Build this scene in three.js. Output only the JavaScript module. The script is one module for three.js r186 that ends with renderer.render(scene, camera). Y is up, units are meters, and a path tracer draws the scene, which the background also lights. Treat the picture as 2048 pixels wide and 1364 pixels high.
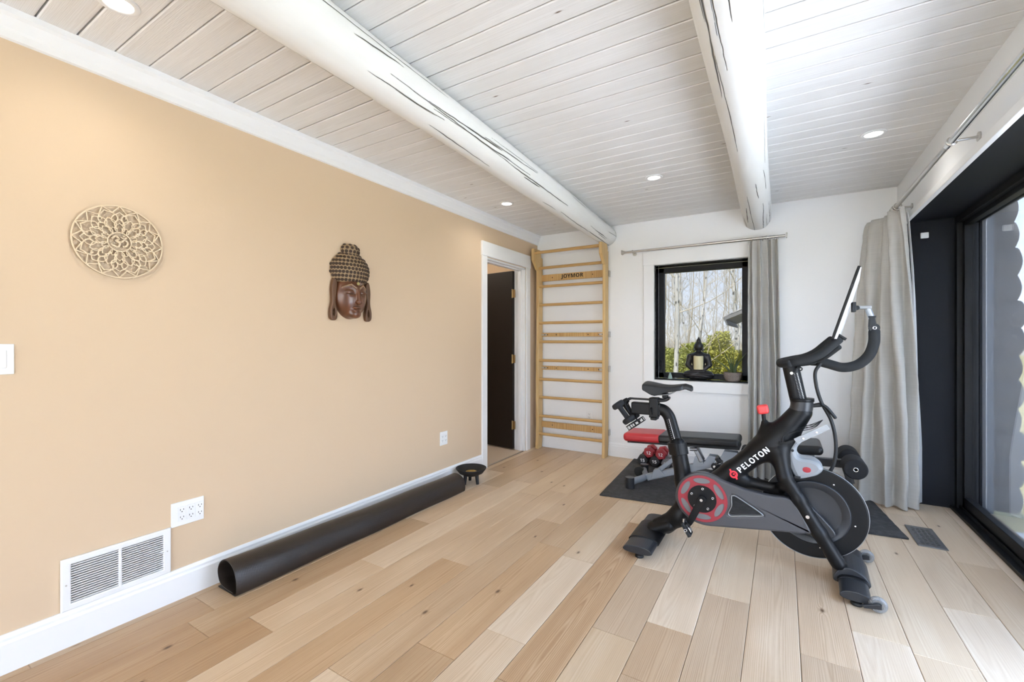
import * as THREE from 'three';
import { RoundedBoxGeometry } from 'three/addons/geometries/RoundedBoxGeometry.js';
import { mergeGeometries } from 'three/addons/utils/BufferGeometryUtils.js';
import { FontLoader } from 'three/addons/loaders/FontLoader.js';
import { TextGeometry } from 'three/addons/geometries/TextGeometry.js';

// ---------------------------------------------------------------- camera, sky, sun, exposure
const scene = new THREE.Scene();
const renderer = new THREE.WebGLRenderer({ antialias: true });
renderer.toneMapping = THREE.LinearToneMapping;
renderer.toneMappingExposure = 2.75;
renderer.shadowMap.enabled = true;
const camera = new THREE.PerspectiveCamera(75.05, 2048 / 1364, 0.05, 200);
camera.position.set(0, 1.22, 0);
camera.rotation.set(0, THREE.MathUtils.degToRad(31.35), 0);
scene.add(camera);

const SKY = 4.2, SUN = 14.5, LED = 0.38;
{ // clear spring sky: pale at the horizon, blue overhead, the same all round
  const w = 64, h = 256, d = new Float32Array(w * h * 4);
  for (let j = 0; j < h; j++) {
    const el = ((j + 0.5) / h - 0.5) * Math.PI, t = Math.pow(Math.max(0, Math.sin(el)), 0.45);
    const c = el < 0 ? [0.42, 0.42, 0.40] : [0.80 - 0.42 * t, 0.88 - 0.32 * t, 1.0 - 0.12 * t];
    for (let i = 0; i < w; i++) d.set([c[0], c[1], c[2], 1], (j * w + i) * 4);
  }
  const t = new THREE.DataTexture(d, w, h, THREE.RGBAFormat, THREE.FloatType);
  t.mapping = THREE.EquirectangularReflectionMapping; t.magFilter = THREE.LinearFilter; t.needsUpdate = true;
  scene.background = t; scene.backgroundIntensity = SKY;
}
const sun = new THREE.DirectionalLight(new THREE.Color(0.98, 0.99, 1.0), SUN);
sun.position.set(-2.6, 16, 10.5); sun.target.position.set(0, 0, 0);
sun.castShadow = true; sun.shadow.mapSize.set(4096, 4096);
Object.assign(sun.shadow.camera, { left: -30, right: 30, top: 30, bottom: -30, near: 1, far: 80 });
scene.add(sun, sun.target);

// ---------------------------------------------------------------- helpers
const V = (x, y, z) => new THREE.Vector3(x, y, z);
const D2R = Math.PI / 180;
let seed = 12345;
const rnd = () => { seed = (seed + 0x6d2b79f5) | 0; let t = Math.imul(seed ^ (seed >>> 15), 1 | seed); t = (t + Math.imul(t ^ (t >>> 7), 61 | t)) ^ t; return ((t ^ (t >>> 14)) >>> 0) / 4294967296; };
const rr = (a, b) => a + (b - a) * rnd();
const names = new Map();
const numbered = (n) => { const k = names.get(n) ?? 0; names.set(n, k + 1); return k ? n + '_' + String(k).padStart(3, '0') : n; };
function mesh(name, geo, mat, parent) {
  const m = new THREE.Mesh(Array.isArray(geo) ? merge(geo) : geo, mat);
  m.name = name; m.castShadow = m.receiveShadow = true;
  if (parent) parent.add(m);
  return m;
}
function plain(g) {
  g = g.index ? g.toNonIndexed() : g;
  for (const k of Object.keys(g.attributes)) if (!['position', 'normal', 'uv'].includes(k)) g.deleteAttribute(k);
  if (!g.attributes.uv) g.setAttribute('uv', new THREE.BufferAttribute(new Float32Array(g.attributes.position.count * 2), 2));
  if (!g.attributes.normal) g.computeVertexNormals();
  return g;
}
const merge = (list) => list.length === 1 ? list[0] : mergeGeometries(list.map(plain));
function thing(name, label, category, pos = [0, 0, 0], turn = 0, group) {
  const o = new THREE.Group(); o.name = numbered(name); scene.add(o);
  o.position.set(...pos); o.rotation.y = turn; o.userData = { label, category };
  if (group) o.userData.group = group;
  return o;
}
function single(name, geo, mat, label, category, group) {
  const o = mesh(numbered(name), geo, mat, scene); o.userData = { label, category };
  if (group) o.userData.group = group;
  return o;
}
function struct(name, geo, mat, label) {
  const o = geo ? mesh(name, geo, mat, scene) : new THREE.Group();
  if (!geo) { o.name = name; scene.add(o); }
  o.userData = { kind: 'structure' };
  if (label) o.userData.label = label;
  return o;
}
function copy(root, label, group) {
  const r = root.clone(); r.name = numbered(root.name.replace(/_\d{3}$/, '')); r.userData = { ...root.userData, label: label ?? root.userData.label };
  if (group) r.userData.group = group;
  scene.add(r); return r;
}
const at = (g, x, y, z) => g.translate(x, y, z);
const box = (w, h, d, x = 0, y = 0, z = 0, r = 0) => at(r > 0 ? new RoundedBoxGeometry(w, h, d, 2, Math.min(r, w / 2.02, h / 2.02, d / 2.02)) : new THREE.BoxGeometry(w, h, d), x, y, z);
const span = (x0, x1, y0, y1, z0, z1, r = 0) => box(x1 - x0, y1 - y0, z1 - z0, (x0 + x1) / 2, (y0 + y1) / 2, (z0 + z1) / 2, r);
function rod(a, b, r, r2 = r, seg = 16) {
  a = Array.isArray(a) ? V(...a) : a; b = Array.isArray(b) ? V(...b) : b;
  const d = b.clone().sub(a), g = new THREE.CylinderGeometry(r2, r, d.length(), seg);
  g.applyQuaternion(new THREE.Quaternion().setFromUnitVectors(V(0, 1, 0), d.normalize()));
  return at(g, (a.x + b.x) / 2, (a.y + b.y) / 2, (a.z + b.z) / 2);
}
const ball = (r, x, y, z, sx = 1, sy = 1, sz = 1, n = 16) => at(new THREE.SphereGeometry(r, n, Math.max(6, n * 0.7 | 0)).scale(sx, sy, sz), x, y, z);
const lathe = (pts, seg = 32) => new THREE.LatheGeometry(pts.map(([x, y]) => new THREE.Vector2(x, y)), seg);
const ring = (R, r, seg = 32, n = 10) => new THREE.TorusGeometry(R, r, n, seg);
function prism(pts, depth, bevel = 0, holes = []) {           // outline in x,y; centred on z = 0
  const s = pts instanceof THREE.Shape ? pts : new THREE.Shape(pts.map(([x, y]) => new THREE.Vector2(x, y)));
  for (const h of holes) s.holes.push(h instanceof THREE.Path ? h : new THREE.Path(h.map(([x, y]) => new THREE.Vector2(x, y))));
  const g = new THREE.ExtrudeGeometry(s, { depth: depth - 2 * bevel, bevelEnabled: bevel > 0, bevelSize: bevel, bevelOffset: -bevel, bevelThickness: bevel, bevelSegments: 2, curveSegments: 20 });
  return g.translate(0, 0, -depth / 2 + bevel);
}
function smoothPts(pts, n, closed = false) {                   // spline through 2-D points
  return new THREE.CatmullRomCurve3(pts.map(([x, y]) => V(x, y, 0)), closed, 'catmullrom', 0.5).getPoints(n).slice(0, closed ? -1 : undefined).map((p) => [p.x, p.y]);
}
// a tube along points; ref keeps the long axis of the section; r and q may be functions of t
function sweep(pts, r, q = r, ref = V(0, 0, 1), n = 32, m = 14, round = true) {
  const c = new THREE.CatmullRomCurve3(pts.map((p) => Array.isArray(p) ? V(...p) : p), false, 'centripetal');
  const fr = typeof r === 'function' ? r : () => r, fq = typeof q === 'function' ? q : () => q;
  const P = [], I = [], U = [];
  const steps = [];
  for (let i = 0; i <= n; i++) steps.push([i / n, 1, 0]);
  if (round) { const k = [0.94, 0.74, 0.4, 0.02]; k.forEach((s, i) => { const e = Math.sqrt(1 - s * s); steps.unshift([0, s, -e]); steps.push([1, s, e]); }); }
  else { steps.unshift([0, 0.001, 0]); steps.push([1, 0.001, 0]); }
  for (const [t, s, e] of steps) {
    const T = c.getTangent(t), p = c.getPoint(t), N = ref.clone().cross(T).normalize(), B = T.clone().cross(N).normalize(), a = fr(t), b = fq(t);
    p.addScaledVector(T, e * Math.min(a, b) * 0.8);
    for (let j = 0; j <= m; j++) {
      const w = j / m * 2 * Math.PI, x = p.clone().addScaledVector(N, Math.cos(w) * a * s).addScaledVector(B, Math.sin(w) * b * s);
      P.push(x.x, x.y, x.z); U.push(j / m, t);
    }
  }
  for (let i = 0; i < steps.length - 1; i++) for (let j = 0; j < m; j++) { const a = i * (m + 1) + j, b = a + m + 1; I.push(a, a + 1, b, b, a + 1, b + 1); }
  const g = new THREE.BufferGeometry();
  g.setAttribute('position', new THREE.Float32BufferAttribute(P, 3)); g.setAttribute('uv', new THREE.Float32BufferAttribute(U, 2)); g.setIndex(I);
  g.computeVertexNormals(); return g;
}
// a grid surface from f(u, v) -> [x, y, z]
function sheet(f, nu, nv) {
  const P = [], U = [], I = [];
  for (let j = 0; j <= nv; j++) for (let i = 0; i <= nu; i++) { P.push(...f(i / nu, j / nv)); U.push(i / nu, j / nv); }
  for (let j = 0; j < nv; j++) for (let i = 0; i < nu; i++) { const a = j * (nu + 1) + i, b = a + nu + 1; I.push(a, a + 1, b, b, a + 1, b + 1); }
  const g = new THREE.BufferGeometry();
  g.setAttribute('position', new THREE.Float32BufferAttribute(P, 3)); g.setAttribute('uv', new THREE.Float32BufferAttribute(U, 2)); g.setIndex(I);
  g.computeVertexNormals(); return g;
}
// surface nets over a distance field
function sdfMesh(f, lo, hi, cell, color) {
  const n = [0, 1, 2].map((k) => Math.ceil((hi[k] - lo[k]) / cell) + 1), [nx, ny, nz] = n, F = new Float32Array(nx * ny * nz), id = new Int32Array(nx * ny * nz).fill(-1);
  const ix = (i, j, k) => (k * ny + j) * nx + i;
  for (let k = 0; k < nz; k++) for (let j = 0; j < ny; j++) for (let i = 0; i < nx; i++) F[ix(i, j, k)] = f(lo[0] + i * cell, lo[1] + j * cell, lo[2] + k * cell);
  const P = [], I = [];
  for (let k = 0; k < nz - 1; k++) for (let j = 0; j < ny - 1; j++) for (let i = 0; i < nx - 1; i++) {
    let c = 0, x = 0, y = 0, z = 0;
    const v = (a, b, d) => F[ix(i + a, j + b, k + d)];
    const edge = (a, b, d, e, g, h) => { const p = v(a, b, d), q = v(e, g, h); if ((p < 0) !== (q < 0)) { const t = p / (p - q); x += a + (e - a) * t; y += b + (g - b) * t; z += d + (h - d) * t; c++; } };
    for (let s = 0; s < 2; s++) for (let t = 0; t < 2; t++) { edge(0, s, t, 1, s, t); edge(s, 0, t, s, 1, t); edge(s, t, 0, s, t, 1); }
    if (c) { id[ix(i, j, k)] = P.length / 3; P.push(lo[0] + (i + x / c) * cell, lo[1] + (j + y / c) * cell, lo[2] + (k + z / c) * cell); }
  }
  const quad = (a, b, c, d, flip) => { if (a < 0 || b < 0 || c < 0 || d < 0) return; if (flip) I.push(a, c, b, a, d, c); else I.push(a, b, c, a, c, d); };
  for (let k = 1; k < nz - 1; k++) for (let j = 1; j < ny - 1; j++) for (let i = 1; i < nx - 1; i++) {
    const s = F[ix(i, j, k)] < 0;
    if (s !== F[ix(i + 1, j, k)] < 0) quad(id[ix(i, j - 1, k - 1)], id[ix(i, j, k - 1)], id[ix(i, j, k)], id[ix(i, j - 1, k)], !s);
    if (s !== F[ix(i, j + 1, k)] < 0) quad(id[ix(i - 1, j, k - 1)], id[ix(i - 1, j, k)], id[ix(i, j, k)], id[ix(i, j, k - 1)], !s);
    if (s !== F[ix(i, j, k + 1)] < 0) quad(id[ix(i - 1, j - 1, k)], id[ix(i, j - 1, k)], id[ix(i, j, k)], id[ix(i - 1, j, k)], !s);
  }
  const N = new Float32Array(P.length), e = cell * 0.6, C = color ? new Float32Array(P.length) : null;
  for (let q = 0; q < P.length; q += 3) {
    const [x, y, z] = [P[q], P[q + 1], P[q + 2]], g = V(f(x + e, y, z) - f(x - e, y, z), f(x, y + e, z) - f(x, y - e, z), f(x, y, z + e) - f(x, y, z - e)).normalize();
    N.set([g.x, g.y, g.z], q); if (C) C.set(color(x, y, z), q);
  }
  const g = new THREE.BufferGeometry();
  g.setAttribute('position', new THREE.Float32BufferAttribute(P, 3)); g.setAttribute('normal', new THREE.BufferAttribute(N, 3));
  g.setAttribute('uv', new THREE.BufferAttribute(new Float32Array(P.length / 3 * 2), 2));
  if (C) g.setAttribute('color', new THREE.BufferAttribute(C, 3));
  g.setIndex(I); return g;
}
const smin = (a, b, k) => { const h = Math.max(k - Math.abs(a - b), 0) / k; return Math.min(a, b) - h * h * k * 0.25; };
const cone = (ax, ay, az, ra, bx, by, bz, rb) => { const dx = bx - ax, dy = by - ay, dz = bz - az, L = dx * dx + dy * dy + dz * dz; return (x, y, z) => { const t = Math.min(1, Math.max(0, ((x - ax) * dx + (y - ay) * dy + (z - az) * dz) / L)); return Math.hypot(x - ax - dx * t, y - ay - dy * t, z - az - dz * t) - ra - (rb - ra) * t; }; };
const ell = (cx, cy, cz, a, b, c) => { const s = Math.min(a, b, c); return (x, y, z) => { const px = (x - cx) / a, py = (y - cy) / b, pz = (z - cz) / c, k = Math.hypot(px, py, pz), q = Math.hypot(px / a, py / b, pz / c); return q < 1e-6 ? -s : k * (k - 1) / q; }; };
// uv in metres from position, by the face's main direction
function uvm(g, s = 1, ox = 0, oy = 0) {
  g = plain(g.index ? g : g.clone());
  const p = g.attributes.position, nn = g.attributes.normal, u = g.attributes.uv;
  for (let i = 0; i < p.count; i++) {
    const ax = Math.abs(nn.getX(i)), ay = Math.abs(nn.getY(i)), az = Math.abs(nn.getZ(i));
    const [a, b] = ax >= ay && ax >= az ? [p.getZ(i), p.getY(i)] : ay >= az ? [p.getX(i), p.getZ(i)] : [p.getX(i), p.getY(i)];
    u.setXY(i, a / s + ox, b / s + oy);
  }
  return g;
}
// value noise
const NT = new Float32Array(65536); for (let i = 0; i < 65536; i++) NT[i] = rnd();
const hash = (x, y) => NT[((x * 73 + y * 179 + ((x * y) & 31) * 7) ^ (y << 8) ^ (x << 3)) & 65535];
function noise(x, y) {
  const i = Math.floor(x), j = Math.floor(y), a = x - i, b = y - j, u = a * a * (3 - 2 * a), v = b * b * (3 - 2 * b);
  return (hash(i, j) * (1 - u) + hash(i + 1, j) * u) * (1 - v) + (hash(i, j + 1) * (1 - u) + hash(i + 1, j + 1) * u) * v;
}
const fbm = (x, y, o = 4) => { let s = 0, a = 0.5, t = 0; for (let k = 0; k < o; k++) { s += a * noise(x, y); t += a; x *= 2.03; y *= 2.03; a *= 0.5; } return s / t; };
function tex(w, h, f, srgb = true, rx = 1, ry = 1) {            // f(u, v) -> [r, g, b] 0..1 (display values) or one number
  const d = new Uint8Array(w * h * 4);
  for (let j = 0; j < h; j++) for (let i = 0; i < w; i++) {
    const c = f((i + 0.5) / w, (j + 0.5) / h), k = (j * w + i) * 4, a = typeof c === 'number' ? [c, c, c] : c;
    for (let q = 0; q < 3; q++) d[k + q] = Math.max(0, Math.min(255, a[q] * 255));
    d[k + 3] = 255;
  }
  const t = new THREE.DataTexture(d, w, h); t.wrapS = t.wrapT = THREE.RepeatWrapping; t.magFilter = THREE.LinearFilter; t.minFilter = THREE.LinearMipmapLinearFilter; t.generateMipmaps = true;
  if (srgb) t.colorSpace = THREE.SRGBColorSpace;
  t.repeat.set(rx, ry); t.needsUpdate = true; return t;
}
const lin = (r, g, b) => new THREE.Color().setRGB(r, g, b);
const std = (c, roughness = 0.6, metalness = 0, extra = {}) => new THREE.MeshStandardMaterial({ color: Array.isArray(c) ? lin(...c) : c, roughness, metalness, ...extra });
const phys = (c, o) => new THREE.MeshPhysicalMaterial({ color: lin(...c), ...o });
const font = await new FontLoader().loadAsync('fonts/droid/droid_sans_bold.typeface.json');
function letters(text, size, depth) {
  const g = new TextGeometry(text, { font, size, depth, curveSegments: 4, bevelEnabled: false });
  g.computeBoundingBox(); const b = g.boundingBox; return g.translate(-(b.min.x + b.max.x) / 2, -(b.min.y + b.max.y) / 2, 0);
}

// ---------------------------------------------------------------- materials and textures
// oak board: growth rings cut by a flat board; u across the board, v along 2 m
function boardTexture(w, h, o) {
  const { base, dark, pale = base, ringGap = 0.011, depth = 0.05, slope = 0.015, contrast = 0.5, knots = [], sx = 0, sap = 0, pore = 0.5 } = o;
  return tex(w, h, (u, v) => {
    const x = (u - 0.5) * 0.19, z = v * 2;
    const zz = Math.min(z, 2 - z);
    let wx = x - 0.02 * (fbm(zz * 1.3 + sx, 3.1 + sx, 3) - 0.5) - o.cx, y = depth * (0.35 + 1.3 * noise(zz * 0.9 + sx, 7.7)) + slope * zz;
    let kd = 0;
    for (const [ku, kv, kr] of knots) { const dx = x - (ku - 0.5) * 0.19, dz = (z - kv * 2) * 0.45, d = Math.hypot(dx, dz) / kr; wx += 0.02 * Math.exp(-d * d * 0.25) * Math.sign(dx || 1); kd = Math.max(kd, Math.exp(-d * d * 1.3) * (0.75 + 0.5 * noise(x * 400, z * 200))); }
    const r = Math.hypot(wx, y) + 0.005 * fbm(x * 40 + sx, zz * 3.5, 3);
    let g = r / ringGap; g = g - Math.floor(g); g = g < 0.72 ? Math.pow(g / 0.72, 2.2) : 1 - (g - 0.72) / 0.28;
    const streak = fbm(x * 420 + sx * 9, zz * 5.5, 3), fine = noise(x * 1500, zz * 26 + sx), patch = fbm(x * 14 + sx, zz * 2.2, 3);
    let t = contrast * g * (0.55 + 0.9 * streak) + 0.50 * (patch - 0.5) + 0.28 * (streak - 0.5) + pore * (fine > 0.8 ? 0.16 : 0);
    t = Math.max(-0.25, Math.min(1, t));
    const c = [0, 1, 2].map((k) => t < 0 ? base[k] + (pale[k] - base[k]) * -t * 4 : base[k] + (dark[k] - base[k]) * t);
    const s = sap * Math.max(0, Math.min(1, (Math.abs(u - 0.5) - 0.40 + 0.05 * noise(zz * 3, sx)) * 18));
    for (let k = 0; k < 3; k++) { c[k] += (pale[k] * 1.04 - c[k]) * s; c[k] += ([0.33, 0.24, 0.17][k] - c[k]) * Math.min(0.85, kd); }
    return c;
  });
}
const OAK = [
  { base: [0.83, 0.745, 0.645], dark: [0.70, 0.59, 0.475], pale: [0.87, 0.80, 0.715], cx: 0.01, sx: 1.3, contrast: 0.40, ringGap: 0.006, depth: 0.028, knots: [[0.3, 0.18, 0.007]] },
  { base: [0.85, 0.775, 0.685], dark: [0.75, 0.655, 0.55], pale: [0.885, 0.825, 0.75], cx: 0.05, sx: 5.7, contrast: 0.28, ringGap: 0.007, sap: 0.2, knots: [] },
  { base: [0.79, 0.685, 0.565], dark: [0.645, 0.515, 0.39], pale: [0.84, 0.755, 0.65], cx: -0.03, sx: 9.1, contrast: 0.42, ringGap: 0.0055, depth: 0.028, knots: [[0.4, 0.33, 0.008], [0.7, 0.86, 0.006]] },
  { base: [0.755, 0.635, 0.505], dark: [0.60, 0.465, 0.335], pale: [0.84, 0.75, 0.64], cx: 0.0, sx: 13.9, contrast: 0.55, ringGap: 0.0065, depth: 0.03, knots: [], sap: 0.2 },
  { base: [0.815, 0.735, 0.645], dark: [0.69, 0.59, 0.49], pale: [0.865, 0.80, 0.725], cx: 0.005, sx: 21.3, contrast: 0.58, ringGap: 0.0055, depth: 0.022, knots: [[0.5, 0.62, 0.008]] },
  { base: [0.84, 0.76, 0.66], dark: [0.745, 0.635, 0.515], pale: [0.88, 0.82, 0.74], cx: 0.08, sx: 31.7, contrast: 0.32, ringGap: 0.006, knots: [[0.35, 0.8, 0.007]] },
].map((o) => boardTexture(192, 1024, o));
const oakBump = tex(128, 512, (u, v) => 0.6 * fbm(u * 60, v * 8, 3) + 0.4 * noise(u * 190, v * 26), false);
const TINTS = [[1, 0.985, 0.96], [0.90, 0.86, 0.80], [1.0, 0.945, 0.865], [0.86, 0.78, 0.68]];
const M = {};
M.oak = OAK.flatMap((map) => TINTS.map((t) => std(t, 0.42, 0, { map, bumpMap: oakBump, bumpScale: 0.0004 })));
const limed = [[2.2, 0.03], [8.8, -0.02], [15.4, 0.06]].map(([sx, cx]) => boardTexture(128, 1024, { base: [0.945, 0.94, 0.93], dark: [0.86, 0.845, 0.825], pale: [0.96, 0.957, 0.95], cx, sx, contrast: 0.40, ringGap: 0.007, depth: 0.03, pore: 0.25, knots: sx > 8 && sx < 9 ? [[0.5, 0.3, 0.006]] : [] }));
const limedBump = tex(128, 512, (u, v) => { const f = fbm(u * 46 + 3 * noise(v * 4, 2), v * 5, 3); return 0.5 + 0.5 * Math.sin(f * 30) * 0.5 + 0.25 * (f - 0.5); }, false);
M.limed = limed.map((map) => std([0.96, 0.96, 0.96], 0.62, 0, { map, bumpMap: limedBump, bumpScale: 0.0006 }));
M.gap = std([0.16, 0.13, 0.10], 0.9);
const paintBump = tex(256, 256, (u, v) => 0.5 * noise(u * 64, v * 64) + 0.5 * noise(u * 128, v * 128), false);
M.peach = std([0.68, 0.515, 0.35], 0.75, 0, { bumpMap: paintBump, bumpScale: 0.0003 });
M.white = std([0.88, 0.878, 0.87], 0.75, 0, { bumpMap: paintBump, bumpScale: 0.0003 });
M.trim = std([0.86, 0.86, 0.855], 0.42);
M.plate = std([0.84, 0.84, 0.83], 0.35);
M.black = phys([0.006, 0.0065, 0.008], { roughness: 0.5, specularIntensity: 0.6 });
M.jamb = phys([0.010, 0.012, 0.017], { roughness: 0.6, specularIntensity: 0.5 });
M.gloss = std([0.007, 0.007, 0.008], 0.14);
M.steelDuct = std([0.50, 0.51, 0.52], 0.5, 0.5);
M.darkHole = std([0.01, 0.01, 0.01], 0.9);
M.doorBrown = phys([0.018, 0.013, 0.010], { roughness: 0.55, specularIntensity: 0.5 });
M.nickel = std([0.55, 0.53, 0.50], 0.28, 1);
M.chrome = std([0.75, 0.75, 0.75], 0.15, 1);
M.brass = std([0.45, 0.33, 0.16], 0.4, 1);
const pineTex = boardTexture(128, 512, { base: [0.90, 0.79, 0.58], dark: [0.76, 0.60, 0.37], pale: [0.94, 0.86, 0.69], cx: 0.02, sx: 41, contrast: 0.5, ringGap: 0.012, pore: 0.1 });
M.pine = std([0.86, 0.80, 0.72], 0.5, 0, { map: pineTex });
M.pineDark = std([0.78, 0.66, 0.52], 0.5, 0, { map: pineTex });
M.glass = phys([1, 1, 1], { transmission: 1, roughness: 0.0, thickness: 0, ior: 1.45 });
M.tinted = phys([0.31, 0.305, 0.295], { transmission: 1, roughness: 0.0, thickness: 0, ior: 1.45, specularIntensity: 0.12 });
M.screen = std([0.40, 0.41, 0.43], 0.9, 0, { transparent: true, opacity: 0.60, side: THREE.DoubleSide });
const silk = tex(256, 512, (u, v) => { const s = fbm(u * 5, v * 230, 2), q = noise(u * 90, v * 6); return 0.90 + 0.055 * (s - 0.5) + 0.03 * (q - 0.5); });
silk.repeat.set(2, 3);
M.curtain = phys([0.66, 0.64, 0.595], { map: silk, roughness: 0.5, transmission: 0.12, thickness: 0, side: THREE.DoubleSide, sheen: 0.5, sheenRoughness: 0.4, sheenColor: lin(0.6, 0.58, 0.55) });
M.lining = phys([0.80, 0.80, 0.79], { roughness: 0.9, transmission: 0.35, thickness: 0, side: THREE.DoubleSide });
const dimple = tex(256, 256, (u, v) => { const a = u * 16, b = v * 16, o = Math.floor(b) % 2 * 0.5, x = (a + o) % 1 - 0.5, y = b % 1 - 0.5; return Math.max(0, 1 - 2.4 * Math.hypot(x, y)); }, false);
M.yoga = std([0.022, 0.0155, 0.012], 0.34, 0, { bumpMap: dimple, bumpScale: 0.0007 });
M.foam = std([0.012, 0.013, 0.016], 0.8, 0, { bumpMap: paintBump, bumpScale: 0.001 });
M.bikeBlack = phys([0.0045, 0.0045, 0.005], { roughness: 0.4, specularIntensity: 0.5 });
M.bikeSatin = phys([0.018, 0.0195, 0.023], { roughness: 0.36, specularIntensity: 1 });
M.grip = phys([0.022, 0.023, 0.024], { roughness: 0.85, specularIntensity: 0.5 });
M.vinyl = phys([0.008, 0.0085, 0.0095], { roughness: 0.36, specularIntensity: 0.8 });
M.redVinyl = std([0.50, 0.028, 0.035], 0.38);
M.redRubber = std([0.34, 0.022, 0.030], 0.5);
M.silver = std([0.29, 0.315, 0.345], 0.42, 0.35);
M.steel = std([0.30, 0.31, 0.32], 0.38, 0.9);
M.printWhite = std([0.85, 0.85, 0.85], 0.6);
M.printRed = std([0.75, 0.03, 0.05], 0.5);
M.smoke = std([0.062, 0.062, 0.068], 0.34, 0, {});
M.clear = phys([0.62, 0.64, 0.66], { transmission: 0.8, roughness: 0.2, thickness: 0 });
M.iron = std([0.008, 0.0085, 0.0095], 0.6);
M.gold = std([0.55, 0.40, 0.15], 0.4, 1);
M.lens = std([0.9, 0.9, 0.9], 0.5, 0, { emissive: lin(1, 0.95, 0.86), emissiveIntensity: 2.2 });

// ---------------------------------------------------------------- the room
const XL = -2.445, XR = 0.775, ZB = -4.585, ZF = 6.0, HC = 2.44, T = 0.12;
// board lying along z; chamfered upper edges
function plank(w, l, h, b, voff, flipU) {
  const P = [], U = [], N = [], q = (a, bb, c, d) => { for (const v of [a, bb, c, a, c, d]) { P.push(...v); U.push((flipU ? -1 : 1) * (v[0] / w) + 0.5, (v[2] + voff) / 2); } };
  const X = w / 2, Z = l / 2, x = X - b, z = Z - b * 0.7, y0 = h - b * 0.6;
  q([-x, h, z], [x, h, z], [x, h, -z], [-x, h, -z]);
  q([-X, y0, Z], [-x, h, z], [-x, h, -z], [-X, y0, -Z]); q([x, h, z], [X, y0, Z], [X, y0, -Z], [x, h, -z]);
  q([-X, y0, Z], [X, y0, Z], [x, h, z], [-x, h, z]); q([-x, h, -z], [x, h, -z], [X, y0, -Z], [-X, y0, -Z]);
  q([-X, 0, Z], [-X, y0, Z], [-X, y0, -Z], [-X, 0, -Z]); q([X, y0, Z], [X, 0, Z], [X, 0, -Z], [X, y0, -Z]);
  q([-X, 0, Z], [X, 0, Z], [X, y0, Z], [-X, y0, Z]); q([-X, y0, -Z], [X, y0, -Z], [X, 0, -Z], [-X, 0, -Z]);
  const g = new THREE.BufferGeometry();
  g.setAttribute('position', new THREE.Float32BufferAttribute(P, 3)); g.setAttribute('uv', new THREE.Float32BufferAttribute(U, 2)); g.computeVertexNormals(); return g;
}
{ // floor: planks along the room, 188 mm wide
  const RV = [0.700, 0.812, -3.845, -3.535];                      // opening for the floor register
  const floor = struct('floor', [span(XL - 0.1, RV[0], -0.10, -0.0135, ZB - 0.02, ZF), span(RV[1], XR + 0.36, -0.10, -0.0135, ZB - 0.02, ZF), span(RV[0], RV[1], -0.10, -0.0135, ZB - 0.02, RV[2]), span(RV[0], RV[1], -0.10, -0.0135, RV[3], ZF)], M.gap, 'pale oak plank floor with knots and mixed grain');
  const W = 0.1885, x0 = 0.059;
  const cuts = { '-4': [-1.797, -2.418], '-3': [-1.601, -1.957], '-2': [-2.332], '-1': [-3.045], '-5': [-2.967], '-6': [-1.552, -2.308], '-7': [-1.335], 0: [-2.068], 4: [-3.376], '-8': [-2.697], '-9': [-1.93], '-11': [-1.07, -1.68], '-12': [-2.25], '-13': [-1.02], '-10': [-0.6, -3.1] };
  const tone = { '-5': [[3, 0], [3, 0], [1, 2]], '-4': [[5, 1], [4, 1], [1, 0]], '-3': [[4, 3], [4, 3], [1, 0]], '-2': [[4, 1], [5, 0]], '-1': [[1, 1], [0, 0]], '-6': [[0, 0], [1, 0], [5, 0]], '-7': [[2, 1], [2, 2]], '-8': [[1, 2], [2, 0]], '-9': [[2, 2], [0, 2]], '-10': [[0, 2], [5, 2], [2, 0]], '-11': [[2, 3], [0, 2], [1, 2]], '-12': [[2, 3], [2, 1]], '-13': [[2, 3], [0, 3]], 0: [[0, 0], [4, 1]], 1: [[5, 0], [1, 0]], 2: [[1, 2], [5, 0]], 3: [[0, 0], [1, 0]] };
  for (let k = -14; k <= 5; k++) {
    let a = x0 + W * k, b = a + W; a = Math.max(a, XL); b = Math.min(b, 1.05); if (b - a < 0.02) continue;
    let js = (cuts[k] ?? [rr(-2.9, -1.2)]).slice().sort((p, q) => q - p);
    while (js[js.length - 1] > ZB + 1.5) js.push(js[js.length - 1] - rr(0.8, 1.7));
    js = js.filter((j) => j > ZB + 0.25);
    let top = js[0]; while (top < ZF - 0.7) { top += rr(1.1, 1.9); if (top < ZF - 0.3) js.unshift(top); }
    const far = k >= 4 ? -4.45 : ZB, e = [ZF, ...js, far];
    const first = e.findIndex((z) => z <= -0.9);
    for (let i = 0; i < e.length - 1; i++) {
      const n = i - first + 1, [ti, tt] = (tone[k] && tone[k][n]) ?? [[0, 1, 5, 4, 0, 2][rnd() * (k < -6 ? 6 : 4) | 0], k < -6 ? 2 + (rnd() * 2 | 0) : rnd() * 3 | 0];
      const v0 = rr(0, 2), fu = rnd() < 0.5, lay = (x0, x1, z0, z1) => { if (z1 - z0 < 0.003) return; const m = mesh('plank', plank(x1 - x0, z1 - z0, 0.0135, 0.0024, v0 + (z0 + z1) / 2, fu), M.oak[ti * 4 + tt], floor); m.position.set((x0 + x1) / 2, -0.0135, (z0 + z1) / 2); };
      const z1 = e[i] - 0.0006, z0 = e[i + 1] + 0.0006, xa = a + 0.0009, xb = b - 0.0009;
      if (k === 3 && z0 < RV[3] && z1 > RV[2]) { lay(xa, xb, Math.max(z0, RV[3]), z1); lay(xa, xb, z0, Math.min(z1, RV[2])); lay(xa, RV[0], Math.max(z0, RV[2]), Math.min(z1, RV[3])); }
      else lay(xa, xb, z0, z1);
    }
  }
}
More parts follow.
